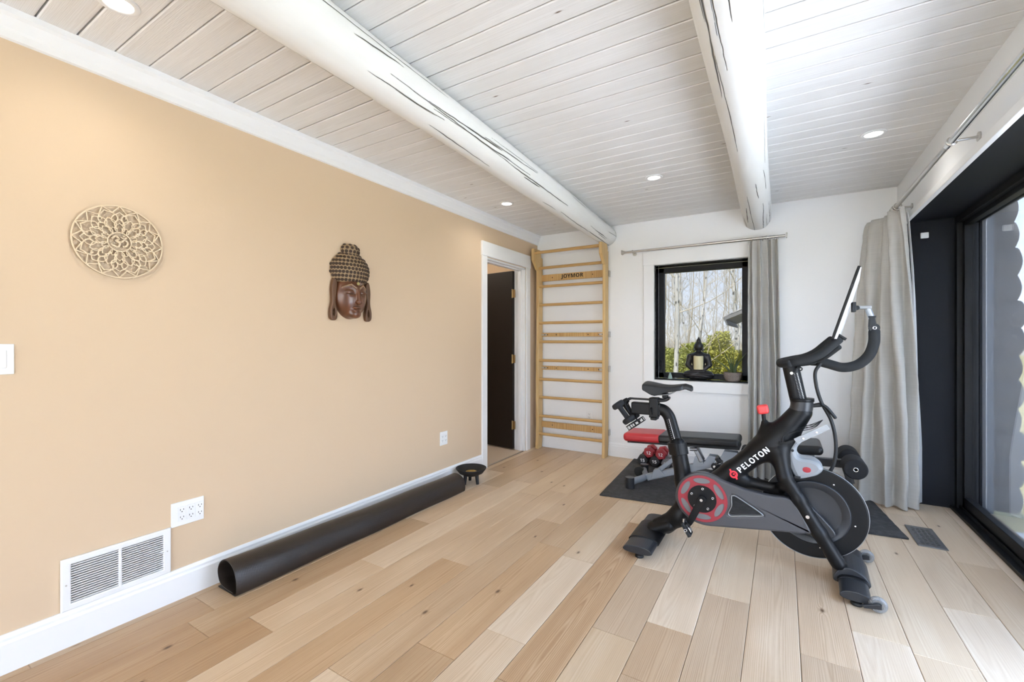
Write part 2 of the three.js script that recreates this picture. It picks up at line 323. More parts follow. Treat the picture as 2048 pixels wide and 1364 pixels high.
{ // ceiling: limed boards across the room with wide v-joints
  const ceil = struct('ceiling', span(XL - 0.12, XR + 0.3, HC + 0.02, HC + 0.16, ZB - 0.12, ZF + 0.12), M.gap, 'whitewashed wood board ceiling with v-joints');
  const W = 0.1178, gappy = new Set([0, 1, 2]);
  let k = 0;
  for (let z = -0.494 + W * 55; z > ZB; z -= W, k++) {
    const z1 = Math.min(z, ZF), z0 = Math.max(z - W, ZB); if (z1 - z0 < 0.02) continue;
    const near = z1 < -0.3 && z1 > -1.9, w = z1 - z0 - (near ? rr(0.003, 0.0065) : rr(0.0028, 0.0045));
    const g = plank(w, XR + 0.06 - XL, 0.02, 0.005, rr(0, 2), rnd() < 0.5);
    g.rotateY(Math.PI / 2).rotateX(Math.PI);
    const m = mesh('ceiling_board', g, M.limed[rnd() * 3 | 0], ceil);
    m.position.set((XL + XR + 0.06) / 2, HC + 0.02, (z1 + z0) / 2);
  }
}
// walls with openings: boxes around a rectangle
function wallGeo(axis, at0, at1, a0, a1, y0, y1, op) {
  const f = (p, q, r, s) => axis === 'x' ? span(at0, at1, r, s, p, q) : span(p, q, r, s, at0, at1);
  const [o0, o1, p0, p1] = op, g = [];
  if (o0 > a0) g.push(f(a0, o0, y0, y1)); if (o1 < a1) g.push(f(o1, a1, y0, y1));
  if (p1 < y1) g.push(f(o0, o1, p1, y1)); if (p0 > y0) g.push(f(o0, o1, y0, p0));
  return g;
}
function wallAround(axis, at0, at1, a0, a1, y0, y1, op, mat, name, label) {   // op: [a0, a1, y0, y1]
  return struct(name, uvm(merge(wallGeo(axis, at0, at1, a0, a1, y0, y1, op)), 1), mat, label);
}
const DZ0 = -4.30, DZ1 = -3.535, DH = 2.03;                     // door to the hall
struct('wall_left', uvm(merge([...wallGeo('x', XL - T, XL, ZB, -1.2, -0.1, HC + 0.02, [DZ0, DZ1, -0.1, DH]), ...wallGeo('x', XL - T, XL, -1.2, 0.6, -0.1, HC + 0.02, [-0.914, -0.596, 0.164, 0.330])]), 1), M.peach, 'peach painted side wall');
wallAround('x', XL - T, XL, 0.6, ZF, -0.1, HC + 0.02, [1.4, 5.2, 0.5, 2.2], M.peach, 'wall_left_rear', 'peach painted side wall behind the camera');
const WX0 = -1.104, WX1 = -0.262, WY0 = 0.832, WY1 = 1.982;     // window opening
wallAround('z', ZB - 0.24, ZB, XL - T, 1.23, -0.1, HC + 0.02, [WX0, WX1, WY0, WY1], M.white, 'wall_back', 'white end wall');
const RZ0 = -4.45, RZ1 = -1.25, RH = 2.13, RX = 1.24;           // patio door opening
wallAround('x', XR, RX, ZB, 0.6, -0.1, HC + 0.02, [RZ0, RZ1, -0.1, RH], M.white, 'wall_right', 'white wall over the patio door');
wallAround('x', XR, RX, 0.6, ZF, -0.1, HC + 0.02, [1.6, 5.2, 0.3, 2.2], M.white, 'wall_right_rear', 'white wall behind the camera');
for (const [n, x, z0, z1, y0, y1] of [['window_3', XL - T / 2, 1.4, 5.2, 0.5, 2.2], ['window_4', XR + 0.2, 1.6, 5.2, 0.3, 2.2]]) {
  const g = struct(n, null, null, 'wide side window behind the camera'), m = (z0 + z1) / 2;
  mesh('frame', [span(x - 0.03, x + 0.03, y0, y0 + 0.06, z0, z1), span(x - 0.03, x + 0.03, y1 - 0.06, y1, z0, z1), span(x - 0.03, x + 0.03, y0, y1, z0, z0 + 0.06), span(x - 0.03, x + 0.03, y0, y1, z1 - 0.06, z1), span(x - 0.03, x + 0.03, y0, y1, m - 0.035, m + 0.035)], M.black, g);
  mesh('pane', span(x - 0.002, x + 0.002, y0 + 0.06, y1 - 0.06, z0 + 0.06, m - 0.035), M.glass, g); mesh('pane', span(x - 0.002, x + 0.002, y0 + 0.06, y1 - 0.06, m + 0.035, z1 - 0.06), M.glass, g);
}
const FX0 = -2.2, FX1 = 0.6, FH = 2.3;
wallAround('z', ZF, ZF + 0.2, XL - T, RX, -0.1, HC + 0.02, [FX0, FX1, 0.0, FH], M.white, 'wall_front', 'white wall behind the camera');
{ // glazing behind the camera that lets the daylight in
  const g = struct('window_2', null, null, 'wide window behind the camera'), z = ZF + 0.1;
  mesh('frame', [span(FX0, FX1, 0, 0.06, z - 0.03, z + 0.03), span(FX0, FX1, FH - 0.06, FH, z - 0.03, z + 0.03), span(FX0, FX0 + 0.06, 0, FH, z - 0.03, z + 0.03), span(FX1 - 0.06, FX1, 0, FH, z - 0.03, z + 0.03), span(-0.81, -0.74, 0, FH, z - 0.03, z + 0.03)], M.black, g);
  mesh('pane', span(FX0 + 0.06, -0.81, 0.06, FH - 0.06, z - 0.002, z + 0.002), M.glass, g); mesh('pane', span(-0.74, FX1 - 0.06, 0.06, FH - 0.06, z - 0.002, z + 0.002), M.glass, g);
}
// baseboards, crown
const bbProfile = [[0, 0], [0.016, 0], [0.016, 0.108], [0.012, 0.118], [0.012, 0.128], [0.007, 0.142], [0, 0.142]];
function molding(profile, len) { return prism(profile, len); }    // profile x = off the wall, y = up; along z
{
  let g = [at(molding(bbProfile, ZF - (-3.455)), XL, 0, (ZF - 3.455) / 2)];
  struct('baseboard_left', g, M.trim, 'white profiled baseboard along the peach wall');
  g = molding(bbProfile, XR - XL); g.rotateY(-Math.PI / 2); 
  struct('baseboard_back', at(g, (XL + XR) / 2, 0, ZB), M.trim, 'white profiled baseboard along the end wall');
  const cr = [[0, 0], [0.012, 0.004], [0.014, 0.030], [0.020, 0.040], [0.030, 0.075], [0.040, 0.086], [0.040, 0.11], [0, 0.11]];
  struct('trim_1', at(molding(cr, ZF - ZB), XL, HC - 0.108, (ZF + ZB) / 2), M.trim, 'white crown moulding over the peach wall');
}
{ // door casing and the open hall door
  const d = struct('door_1', null, null, 'open dark brown door in a white cased doorway'), x = XL;
  mesh('casing', [span(x, x + 0.019, 0, DH + 0.01, DZ1 + 0.006, DZ1 + 0.085, 0.003), span(x, x + 0.019, 0, DH + 0.01, DZ0 - 0.082, DZ0 - 0.006, 0.003)], M.trim, d);
  mesh('casing_head', [span(x, x + 0.022, DH + 0.006, DH + 0.145, DZ0 - 0.088, DZ1 + 0.092, 0.003)], M.trim, d);
  mesh('door_frame', [span(x - T - 0.01, x, 0, DH, DZ1 - 0.018, DZ1), span(x - T - 0.01, x, 0, DH, DZ0, DZ0 + 0.02), span(x - T - 0.01, x, DH - 0.018, DH, DZ0, DZ1)], M.trim, d);
  mesh('door_stop', [span(x - 0.075, x - 0.040, 0, DH - 0.018, DZ0 + 0.02, DZ0 + 0.032), span(x - 0.075, x - 0.04, 0, DH - 0.018, DZ1 - 0.03, DZ1 - 0.018), span(x - 0.075, x - 0.04, DH - 0.03, DH - 0.018, DZ0 + 0.02, DZ1 - 0.02)], M.trim, d);
  const leaf = new THREE.Group(); leaf.name = 'door_leaf'; d.add(leaf); leaf.position.set(x - T - 0.012, 0, DZ0 + 0.035); leaf.rotation.y = -0.12;
  mesh('slab', span(-0.73, 0, 0.012, DH - 0.025, -0.02, 0.02, 0.002), M.doorBrown, leaf);
  for (const y of [0.28, 1.02, 1.75]) mesh('hinge', [span(-0.006, 0.034, y - 0.045, y + 0.045, 0.012, 0.0225, 0.001), rod([0.0, y - 0.05, 0.026], [0.0, y + 0.05, 0.026], 0.006)], M.brass, leaf);
}
{ // hall beyond the doorway
  struct('floor_hall', span(XL - 1.7, XL - 0.03, -0.1, -0.001, ZB - 0.3, -2.6), std([0.62, 0.50, 0.38], 0.5), 'pale hall floor beyond the doorway');
  struct('wall_hall', [span(XL - 1.8, XL - 1.7, -0.1, HC, ZB - 0.3, -2.6), span(XL - 1.8, XL - T, -0.1, HC, ZB - 0.4, ZB - 0.3), span(XL - 1.8, XL - T, -0.1, HC, -2.6, -2.5)], M.peach, 'tan hall walls beyond the doorway');
  const hl = thing('recessed_light', 'round hall downlight hidden beyond the doorway', 'ceiling light', [XL - 0.9, HC, -3.9], 0);
  mesh('trim_ring', lathe([[0.044, -0.002], [0.046, -0.006], [0.060, -0.005], [0.064, -0.001], [0.064, 0.0005], [0.044, 0.0005]], 40), M.plate, hl); mesh('lens', lathe([[0, -0.0035], [0.044, -0.0025], [0.044, 0], [0, 0]], 32), M.lens, hl);
  const pl = new THREE.PointLight(new THREE.Color(1, 0.93, 0.82), 0.55); pl.position.set(0, -0.03, 0); pl.castShadow = true; pl.shadow.radius = 2.2; hl.add(pl);
  struct('ceiling_hall', span(XL - 1.8, XL - T, HC, HC + 0.1, ZB - 0.4, -2.5), M.white, 'hall ceiling');
}
{ // window in the end wall
  const w = struct('window_1', null, null, 'black framed square window in a white casing'), z1 = ZB + 0.001, zr = ZB - 0.13;
  mesh('casing', [span(WX0 - 0.105, WX0 - 0.004, WY0 - 0.105, WY1 + 0.004, ZB, ZB + 0.019, 0.003), span(WX1 + 0.004, WX1 + 0.105, WY0 - 0.105, WY1 + 0.004, ZB, ZB + 0.019, 0.003), span(WX0 - 0.004, WX1 + 0.004, WY0 - 0.105, WY0 - 0.004, ZB, ZB + 0.019, 0.003)], M.trim, w);
  mesh('casing_head', span(WX0 - 0.112, WX1 + 0.112, WY1 + 0.004, WY1 + 0.145, ZB, ZB + 0.022, 0.003), M.trim, w);
  const lin2 = 0.010;
  mesh('reveal', [span(WX0, WX0 + lin2, WY0, WY1, zr, z1 + 0.004), span(WX1 - lin2, WX1, WY0, WY1, zr, z1 + 0.004), span(WX0, WX1, WY1 - lin2, WY1, zr, z1 + 0.004)], M.gloss, w);
  mesh('window_sill', span(WX0, WX1, WY0, WY0 + lin2, zr, z1 + 0.006), M.black, w);
  const f = 0.055, a0 = WX0 + lin2, a1 = WX1 - lin2, b0 = WY0 + lin2, b1 = WY1 - lin2;
  mesh('sash', [span(a0, a1, b0, b0 + f, zr - 0.06, zr, 0.004), span(a0, a1, b1 - f, b1, zr - 0.06, zr, 0.004), span(a0, a0 + f, b0, b1, zr - 0.06, zr, 0.004), span(a1 - f, a1, b0, b1, zr - 0.06, zr, 0.004)], M.black, w);
  mesh('pane', span(a0 + f - 0.004, a1 - f + 0.004, b0 + f - 0.004, b1 - f + 0.004, zr - 0.034, zr - 0.030), M.tinted, w);
  mesh('sash_lock', [span(a0 + 0.012, a0 + 0.030, 0.93, 1.03, zr, zr + 0.014, 0.004), rod([a0 + 0.021, 1.01, zr + 0.012], [a0 + 0.021, 0.96, zr + 0.03], 0.006)], M.black, w);
}
{ // patio door
  const d = struct('door_2', null, null, 'black framed sliding patio door with insect screen'), xg = 1.10;
  mesh('head_jamb', span(XR + 0.012, xg - 0.03, RH - 0.012, RH, RZ0, RZ1), M.jamb, d);
  mesh('side_jamb', span(XR + 0.012, xg - 0.03, 0, RH - 0.012, RZ0, RZ0 + 0.012), M.jamb, d);
  mesh('side_jamb', span(XR + 0.012, xg - 0.03, 0, RH - 0.012, RZ1 - 0.012, RZ1), M.jamb, d);
  mesh('corner_bead', [span(XR - 0.012, XR + 0.014, RH - 0.042, RH + 0.004, RZ0 + 0.0, RZ1, 0.003)], M.trim, d);
  mesh('frame', [span(xg - 0.03, xg + 0.12, RH - 0.06, RH - 0.001, RZ0, RZ1, 0.003), span(xg - 0.03, xg + 0.12, 0.0, RH - 0.05, RZ0 + 0.001, RZ0 + 0.06, 0.003), span(xg - 0.03, xg + 0.12, 0, RH - 0.05, RZ1 - 0.06, RZ1 - 0.001, 0.003)], M.black, d);
  mesh('threshold', [span(xg - 0.055, xg + 0.12, -0.012, 0.022, RZ0 + 0.001, RZ1 - 0.001, 0.004), span(xg - 0.018, xg - 0.008, 0.02, 0.045, RZ0 + 0.06, RZ1 - 0.06, 0.002)], M.black, d);
  const zb = -2.4;                                               // fixed leaf up to zb; the rest stands open
  const leaf = new THREE.Group(); leaf.name = 'sliding_leaf'; d.add(leaf);
  mesh('leaf_frame', [span(xg, xg + 0.045, 0.024, 0.11, RZ0 + 0.06, zb, 0.004), span(xg, xg + 0.045, RH - 0.09, RH - 0.055, RZ0 + 0.06, zb, 0.004), span(xg, xg + 0.045, 0.024, RH - 0.055, RZ0 + 0.06, RZ0 + 0.10, 0.004), span(xg, xg + 0.045, 0.024, RH - 0.055, zb - 0.09, zb, 0.004)], M.black, leaf);
  mesh('pane', span(xg + 0.02, xg + 0.024, 0.10, RH - 0.085, RZ0 + 0.09, zb - 0.08), M.tintedDoor ?? M.glass, leaf);
  mesh('insect_screen', span(xg + 0.085, xg + 0.0855, 0.06, RH - 0.06, RZ0 + 0.115, zb), M.screen, d);
  mesh('screen_frame', [span(xg + 0.075, xg + 0.095, 0.03, 0.07, RZ0 + 0.06, zb), span(xg + 0.075, xg + 0.095, RH - 0.075, RH - 0.06, RZ0 + 0.06, zb), span(xg + 0.075, xg + 0.095, 0.03, RH - 0.06, RZ0 + 0.085, RZ0 + 0.117), span(xg + 0.075, xg + 0.095, 0.03, RH - 0.06, zb - 0.03, zb)], M.jamb, d);
  mesh('contact_sensor', box(0.048, 0.044, 0.014, 0.905, 2.008, RZ0 + 0.019, 0.006), M.plate, d).userData.label = 'small white contact sensor';
}
{ // log corner outside the patio door
  const logM = std([0.055, 0.052, 0.050], 0.8, 0, { bumpMap: limedBump, bumpScale: 0.004 });
  const o = struct('wall_log_corner', span(0.35, 1.26, -0.3, 2.75, ZB - 0.40, ZB - 0.245), logM, 'dark stained log ends stacked at the outside corner');
  for (let k = 0; k < 14; k++) {
    const r = rr(0.108, 0.120), x1 = 1.50 + rr(-0.03, 0.035);
    const g = lathe([[0, 0], [r * 0.9, 0], [r, 0.012], [r, x1 - 1.0], [r * 0.95, x1 - 0.985], [r * 0.6, x1 - 0.968], [0, x1 - 0.962]], 20);
    g.rotateZ(-Math.PI / 2);
    mesh('log', at(g, 1.0, 0.02 + k * 0.2, ZB - 0.30), logM, o);
  }
  struct('trim_2', span(1.20, 1.33, -0.3, 2.7, ZB - 0.245, ZB - 0.06), std([0.10, 0.115, 0.14], 0.8), 'blue-grey corner board outside the patio door');
  struct('roof', span(XL - 0.8, RX + 0.12, HC + 0.17, HC + 0.34, ZB - 0.7, ZF + 0.5), M.jamb, 'house roof slab over the room');
}

// ---------------------------------------------------------------- log beams
{
  const bark = (sx) => { // painted log with drying cracks; u round the log, v along
    const cracks = []; for (let i = 0; i < 90; i++) cracks.push([rr(0.02, 0.98), rr(0, 1), rr(0.03, 0.16), rr(0.0016, 0.0058), rr(-0.03, 0.03)]);
    const dist = (u, v) => { let best = 0; for (const [cu, cv, l, w, sl] of cracks) { const t = (v - cv) / l; if (t < 0 || t > 1) continue; const c = cu + sl * t + 0.010 * (noise(v * 34 + sx, cu * 50) - 0.5) + 0.004 * (noise(v * 160, cu * 90) - 0.5), d = Math.abs(u - c) / (w * Math.sqrt(Math.sin(t * Math.PI) + 0.001) * (0.5 + noise(v * 90, cu * 31))); if (d < 1) best = Math.max(best, 1 - d * d); } return best; };
    const map = tex(512, 1024, (u, v) => { const c = dist(u, v), s = 0.93 + 0.025 * (fbm(u * 20, v * 30, 3) - 0.5); return [s - 0.58 * c, s - 0.59 * c, (s - 0.012) - 0.60 * c]; });
    const bump = tex(512, 1024, (u, v) => 0.6 + 0.25 * (fbm(u * 9, v * 14 + sx, 3) - 0.5) - 0.55 * dist(u, v), false);
    return std([1, 1, 1], 0.6, 0, { map, bumpMap: bump, bumpScale: 0.012 });
  };
  const beam = (pts, r0, r1, sx, label) => single('log_beam', sweep(pts, (t) => r0 + (r1 - r0) * t + 0.004 * Math.sin(t * 17 + sx), (t) => r0 + (r1 - r0) * t + 0.004 * Math.sin(t * 13 + sx * 2), V(0, 1, 0), 60, 40, false), bark(sx), label, 'beam');
  beam([[-1.37, 2.345, ZF], [-1.385, 2.34, 0.6], [-1.43, 2.335, -1.2], [-1.50, 2.335, -2.8], [-1.60, 2.335, ZB - 0.02]], 0.112, 0.100, 1.7, 'white painted log beam with long cracks nearer the peach wall');
  beam([[-0.11, 2.345, ZF], [-0.13, 2.345, 0.6], [-0.150, 2.345, -1.0], [-0.172, 2.34, -2.8], [-0.195, 2.335, ZB - 0.02]], 0.094, 0.108, 4.1, 'white painted log beam running toward the window curtain');
}
// ---------------------------------------------------------------- recessed ceiling lights
{
  const spots = [[-2.05, -0.63, 'lit round downlight at the top left corner, partly out of frame'], [-2.09, -3.34, 'lit round downlight above the doorway end of the peach wall'], [-0.82, -3.38, 'lit round downlight between the two log beams'], [0.458, -3.34, 'lit round downlight between the log beam and the patio door']];
  for (const [x, z, label] of spots) {
    const o = thing('recessed_light', label, 'ceiling light', [x, HC, z], 0, 'recessed downlights in the board ceiling');
    mesh('trim_ring', lathe([[0.044, -0.002], [0.046, -0.006], [0.060, -0.005], [0.064, -0.001], [0.064, 0.0005], [0.044, 0.0005]], 40), M.plate, o);
    mesh('lens', at(lathe([[0, -0.0035], [0.044, -0.0025], [0.044, 0], [0, 0]], 32), 0, 0, 0), M.lens, o);
    const l = new THREE.SpotLight(new THREE.Color(1, 0.97, 0.92), LED, 0, 1.35, 1.0); l.position.set(0, -0.012, 0); l.target.position.set(0, -1, 0); l.castShadow = true; l.shadow.radius = 2.2; l.shadow.mapSize.set(1024, 1024);
    o.add(l, l.target);
  }
}
// ---------------------------------------------------------------- mandala on the peach wall
{
  const o = thing('mandala_wall_art', 'round pale wood laser-cut mandala with om sign on the peach wall', 'wall art', [XL, 1.645, -0.752], Math.PI / 2);
  // local x runs to the viewer's right (world -z), local z off the wall
  const R = 0.155, WS = 1.3, strokes = [], s = (pts, w = 0.0034) => strokes.push([pts, w]);
  const pol = (r, a) => [r * Math.cos(a), r * Math.sin(a)];
  const ringPts = (r, n = 64, a0 = 0, a1 = 2 * Math.PI) => Array.from({ length: n + 1 }, (_, i) => pol(r, a0 + (a1 - a0) * i / n));
  s(ringPts(R - 0.002), 0.004); s(ringPts(0.040, 40), 0.0036);
  const n = 8;
  for (let i = 0; i < n * 2; i++) { const a = i * Math.PI / n, h = Math.PI / n; s([pol(R - 0.003, a), pol(0.124, a + h / 2), pol(R - 0.003, a + h)], 0.0032); if (i % 2) s([pol(0.124, a + h / 2), pol(0.104, a + h / 2)], 0.003); }
  const petal = (a, r0, r1, half, w) => { const q = (k) => smoothPts([pol(r0, a + k * half * 0.55), pol(r0 + (r1 - r0) * 0.35, a + k * half), pol(r0 + (r1 - r0) * 0.68, a + k * half * 0.72), pol(r1, a)], 14); s(q(1), w); s(q(-1), w); };
  for (let i = 0; i < n; i++) {
    const a = (i + 0.5) * 2 * Math.PI / n, b = i * 2 * Math.PI / n;
    petal(a, 0.080, 0.136, 0.33, 0.0034); petal(b, 0.075, 0.126, 0.30, 0.003);
    petal(a, 0.060, 0.105, 0.26, 0.003); petal(b, 0.056, 0.098, 0.24, 0.003);
    petal(b, 0.041, 0.080, 0.30, 0.0026); petal(a, 0.040, 0.064, 0.24, 0.0024);
  }
  s(smoothPts([[-0.026, 0.012], [-0.014, 0.022], [-0.003, 0.014], [-0.012, 0.003], [0.0, -0.006], [-0.006, -0.022], [-0.028, -0.014]], 24), 0.005);
  s(smoothPts([[-0.008, 0.002], [0.006, 0.001], [0.016, 0.010], [0.027, 0.003], [0.024, -0.012], [0.012, -0.018]], 20), 0.0045);
  s(smoothPts([[0.004, 0.022], [0.014, 0.016], [0.024, 0.022]], 8), 0.0035); s([[0.012, 0.026], [0.0155, 0.0285]], 0.004);
  const jit = (i) => ((i * 7) % 23) * 0.00006;
  function ribbon(pts, w, d, z) {
    const g = [];
    for (let i = 0; i < pts.length - 1; i++) { const [x0, y0] = pts[i], [x1, y1] = pts[i + 1], L = Math.hypot(x1 - x0, y1 - y0); const b = new THREE.BoxGeometry(L + w * 0.6, w, d); b.rotateZ(Math.atan2(y1 - y0, x1 - x0)); g.push(at(b, (x0 + x1) / 2, (y0 + y1) / 2, z + (i % 2) * 0.00002)); }
    return g;
  }
  const inner = mesh('fretwork', strokes.flatMap(([p, w], i) => ribbon(p, w * WS, 0.0036, 0.0106 + jit(i))), std([0.10, 0.042, 0.014], 0.8), o);
  inner.userData.label = 'scorched brown cut edges';
  mesh('face_veneer', strokes.flatMap(([p, w], i) => ribbon(p, w * WS * 1.05, 0.0008, 0.0128 + jit(i))), std([0.74, 0.585, 0.40], 0.65), inner);
  for (let q = 0; q < 4; q++) { const [x, y] = pol(R - 0.003, Math.PI / 4 + q * Math.PI / 2); mesh('spacer', rod([x, y, 0], [x, y, 0.0105], 0.003, 0.003, 10), M.pine, o); }
}
// ---------------------------------------------------------------- carved mask
{
  const o = thing('carved_wood_mask', 'carved brown wooden serene head mask with curled hair on the peach wall', 'mask', [XL, 1.60, -1.945]);
  // local x off the wall, y up, z along the wall
  const face = ell(0.0, -0.085, 0, 0.092, 0.152, 0.120), hair = ell(-0.010, 0.080, 0, 0.100, 0.128, 0.150), knot = ell(0.0, 0.215, 0, 0.056, 0.046, 0.070);
  const nose = cone(0.088, -0.040, 0, 0.006, 0.106, -0.125, 0, 0.0155), tip = ell(0.100, -0.130, 0, 0.017, 0.011, 0.025), chin = ell(0.060, -0.205, 0, 0.030, 0.028, 0.040);
  const lipU = ell(0.078, -0.163, 0, 0.020, 0.008, 0.033), lipL = ell(0.074, -0.179, 0, 0.020, 0.0085, 0.026);
  const brow = (s) => { const c = [cone(0.090, -0.038, 0.014 * s, 0.005, 0.082, -0.016, 0.046 * s, 0.005), cone(0.082, -0.016, 0.046 * s, 0.005, 0.052, -0.036, 0.092 * s, 0.004)]; return (x, y, z) => Math.min(c[0](x, y, z), c[1](x, y, z)); };
  const b1 = brow(1), b2 = brow(-1), eye = [1, -1].map((s) => ell(0.062, -0.066, 0.050 * s, 0.026, 0.020, 0.036)), sock = [1, -1].map((s) => ell(0.106, -0.066, 0.048 * s, 0.024, 0.026, 0.038));
  const slit = [1, -1].map((s) => ell(0.088, -0.078, 0.050 * s, 0.016, 0.0028, 0.036)), mouth = ell(0.096, -0.171, 0, 0.014, 0.0024, 0.028);
  const bulk = (x, y, z) => {
    let d = smin(face(x, y, z), chin(x, y, z), 0.03);
    for (const q of sock) d = -smin(-d, q(x, y, z), 0.02);
    d = smin(d, nose(x, y, z), 0.012); d = smin(d, tip(x, y, z), 0.01);
    for (const q of eye) d = smin(d, q(x, y, z), 0.004);
    d = smin(d, b1(x, y, z), 0.008); d = smin(d, b2(x, y, z), 0.008);
    d = smin(d, lipU(x, y, z), 0.005); d = smin(d, lipL(x, y, z), 0.005);
    for (const q of slit) d = Math.max(d, -q(x, y, z)); d = Math.max(d, -mouth(x, y, z));
    return Math.max(d, -x);
  };
  const wood = (x, y, z) => { const n = fbm(y * 9 + 3, z * 60, 3), line = Math.min(Math.abs(b1(x, y, z)), Math.abs(b2(x, y, z)), ...slit.map((q) => Math.abs(q(x, y, z)) + 0.001)), l = Math.max(0, 1 - line / 0.0026) * 0.6; return [0.075 + 0.09 * n + 0.30 * l, 0.024 + 0.034 * n + 0.23 * l, 0.010 + 0.014 * n + 0.14 * l]; };
  const glossy = phys([1, 1, 1], { vertexColors: true, roughness: 0.3, clearcoat: 0.5, clearcoatRoughness: 0.25 });
  mesh('face', sdfMesh(bulk, [-0.006, -0.27, -0.13], [0.14, 0.06, 0.13], 0.0028, wood), glossy, o);
  const dusty = std([1, 1, 1], 0.65, 0, { vertexColors: true });
  const hairF = (x, y, z) => Math.max(smin(hair(x, y, z), knot(x, y, z), 0.012), -x, -(y + 0.012 - 0.02 * Math.min(1, (z / 0.12) ** 2)));
  const hairMesh = mesh('hair_cap', sdfMesh(hairF, [-0.006, -0.06, -0.16], [0.11, 0.275, 0.16], 0.004, (x, y, z) => { const n = fbm(y * 60, z * 60, 3); return [0.27 + 0.12 * n, 0.185 + 0.08 * n, 0.10 + 0.045 * n]; }), dusty, o);
  const curls = [], curlM = std([0.050, 0.024, 0.011], 0.45);
  const put = (E, y, ang) => { const [cx, cy, a, b, c] = E, k = Math.sqrt(Math.max(0, 1 - ((y - cy) / b) ** 2)), z = Math.sin(ang) * c * k, x = cx + Math.cos(ang) * a * k; if (x < 0.004) return;
    const nrm = V((x - cx) / (a * a), (y - cy) / (b * b), z / (c * c)).normalize(); const g = lathe([[0.0112, -0.002], [0.0110, 0.001], [0.0090, 0.0040], [0.0062, 0.0044], [0.0048, 0.0022], [0.0030, 0.0054], [0, 0.0062]], 8); g.applyQuaternion(new THREE.Quaternion().setFromUnitVectors(V(0, 1, 0), nrm)); curls.push(at(g, x, y, z)); };
  for (let r = 0; r < 8; r++) { const y = 0.013 + r * 0.0245, E = [-0.010, 0.080, 0.100, 0.128, 0.150], kk = Math.sqrt(1 - ((y - 0.080) / 0.128) ** 2), n = Math.round(16 * kk); for (let i = 0; i <= n; i++) put(E, y, (-80 + (160 * (i + (r % 2) * 0.5)) / n) * D2R); }
  for (const [y, n] of [[0.203, 6], [0.228, 5], [0.248, 3]]) for (let i = 0; i <= n; i++) put([0.0, 0.215, 0.056, 0.046, 0.070], y, (-72 + 144 * i / n) * D2R);
  mesh('hair_curls', curls, curlM, hairMesh);
  const earM = std([0.125, 0.060, 0.028], 0.5);
  for (const s of [1, -1]) {
    const outer = smoothPts([[0.0, 0.02], [0.022, 0.005], [0.020, -0.06], [0.012, -0.12], [0.026, -0.19], [0.020, -0.236], [-0.004, -0.243], [-0.022, -0.225], [-0.024, -0.18], [-0.012, -0.12], [-0.014, -0.04]], 60, true);
    const hole = smoothPts([[0.004, -0.165], [0.010, -0.19], [0.004, -0.215], [-0.006, -0.205], [-0.006, -0.18]], 24, true).reverse();
    const g = prism(outer, 0.03, 0.006, [hole]); g.rotateY(Math.PI / 2); g.scale(1, 1, s);
    if (s < 0) { const I = g.attributes; for (let i = 0; i < I.position.count; i += 3) for (const k of ['position', 'normal', 'uv']) { const A = I[k]; for (let c = 0; c < A.itemSize; c++) { const t = A.getComponent(i + 1, c); A.setComponent(i + 1, c, A.getComponent(i + 2, c)); A.setComponent(i + 2, c, t); } } }
    mesh('ear', at(g, 0.018, -0.005, s * 0.138), earM, o);
  }
  mesh('forehead_disc', ball(0.011, 0.0905, -0.008, 0.0, 0.5, 1, 1), std([0.42, 0.34, 0.13], 0.4, 0.4), o).userData.label = 'small gold dot';
}
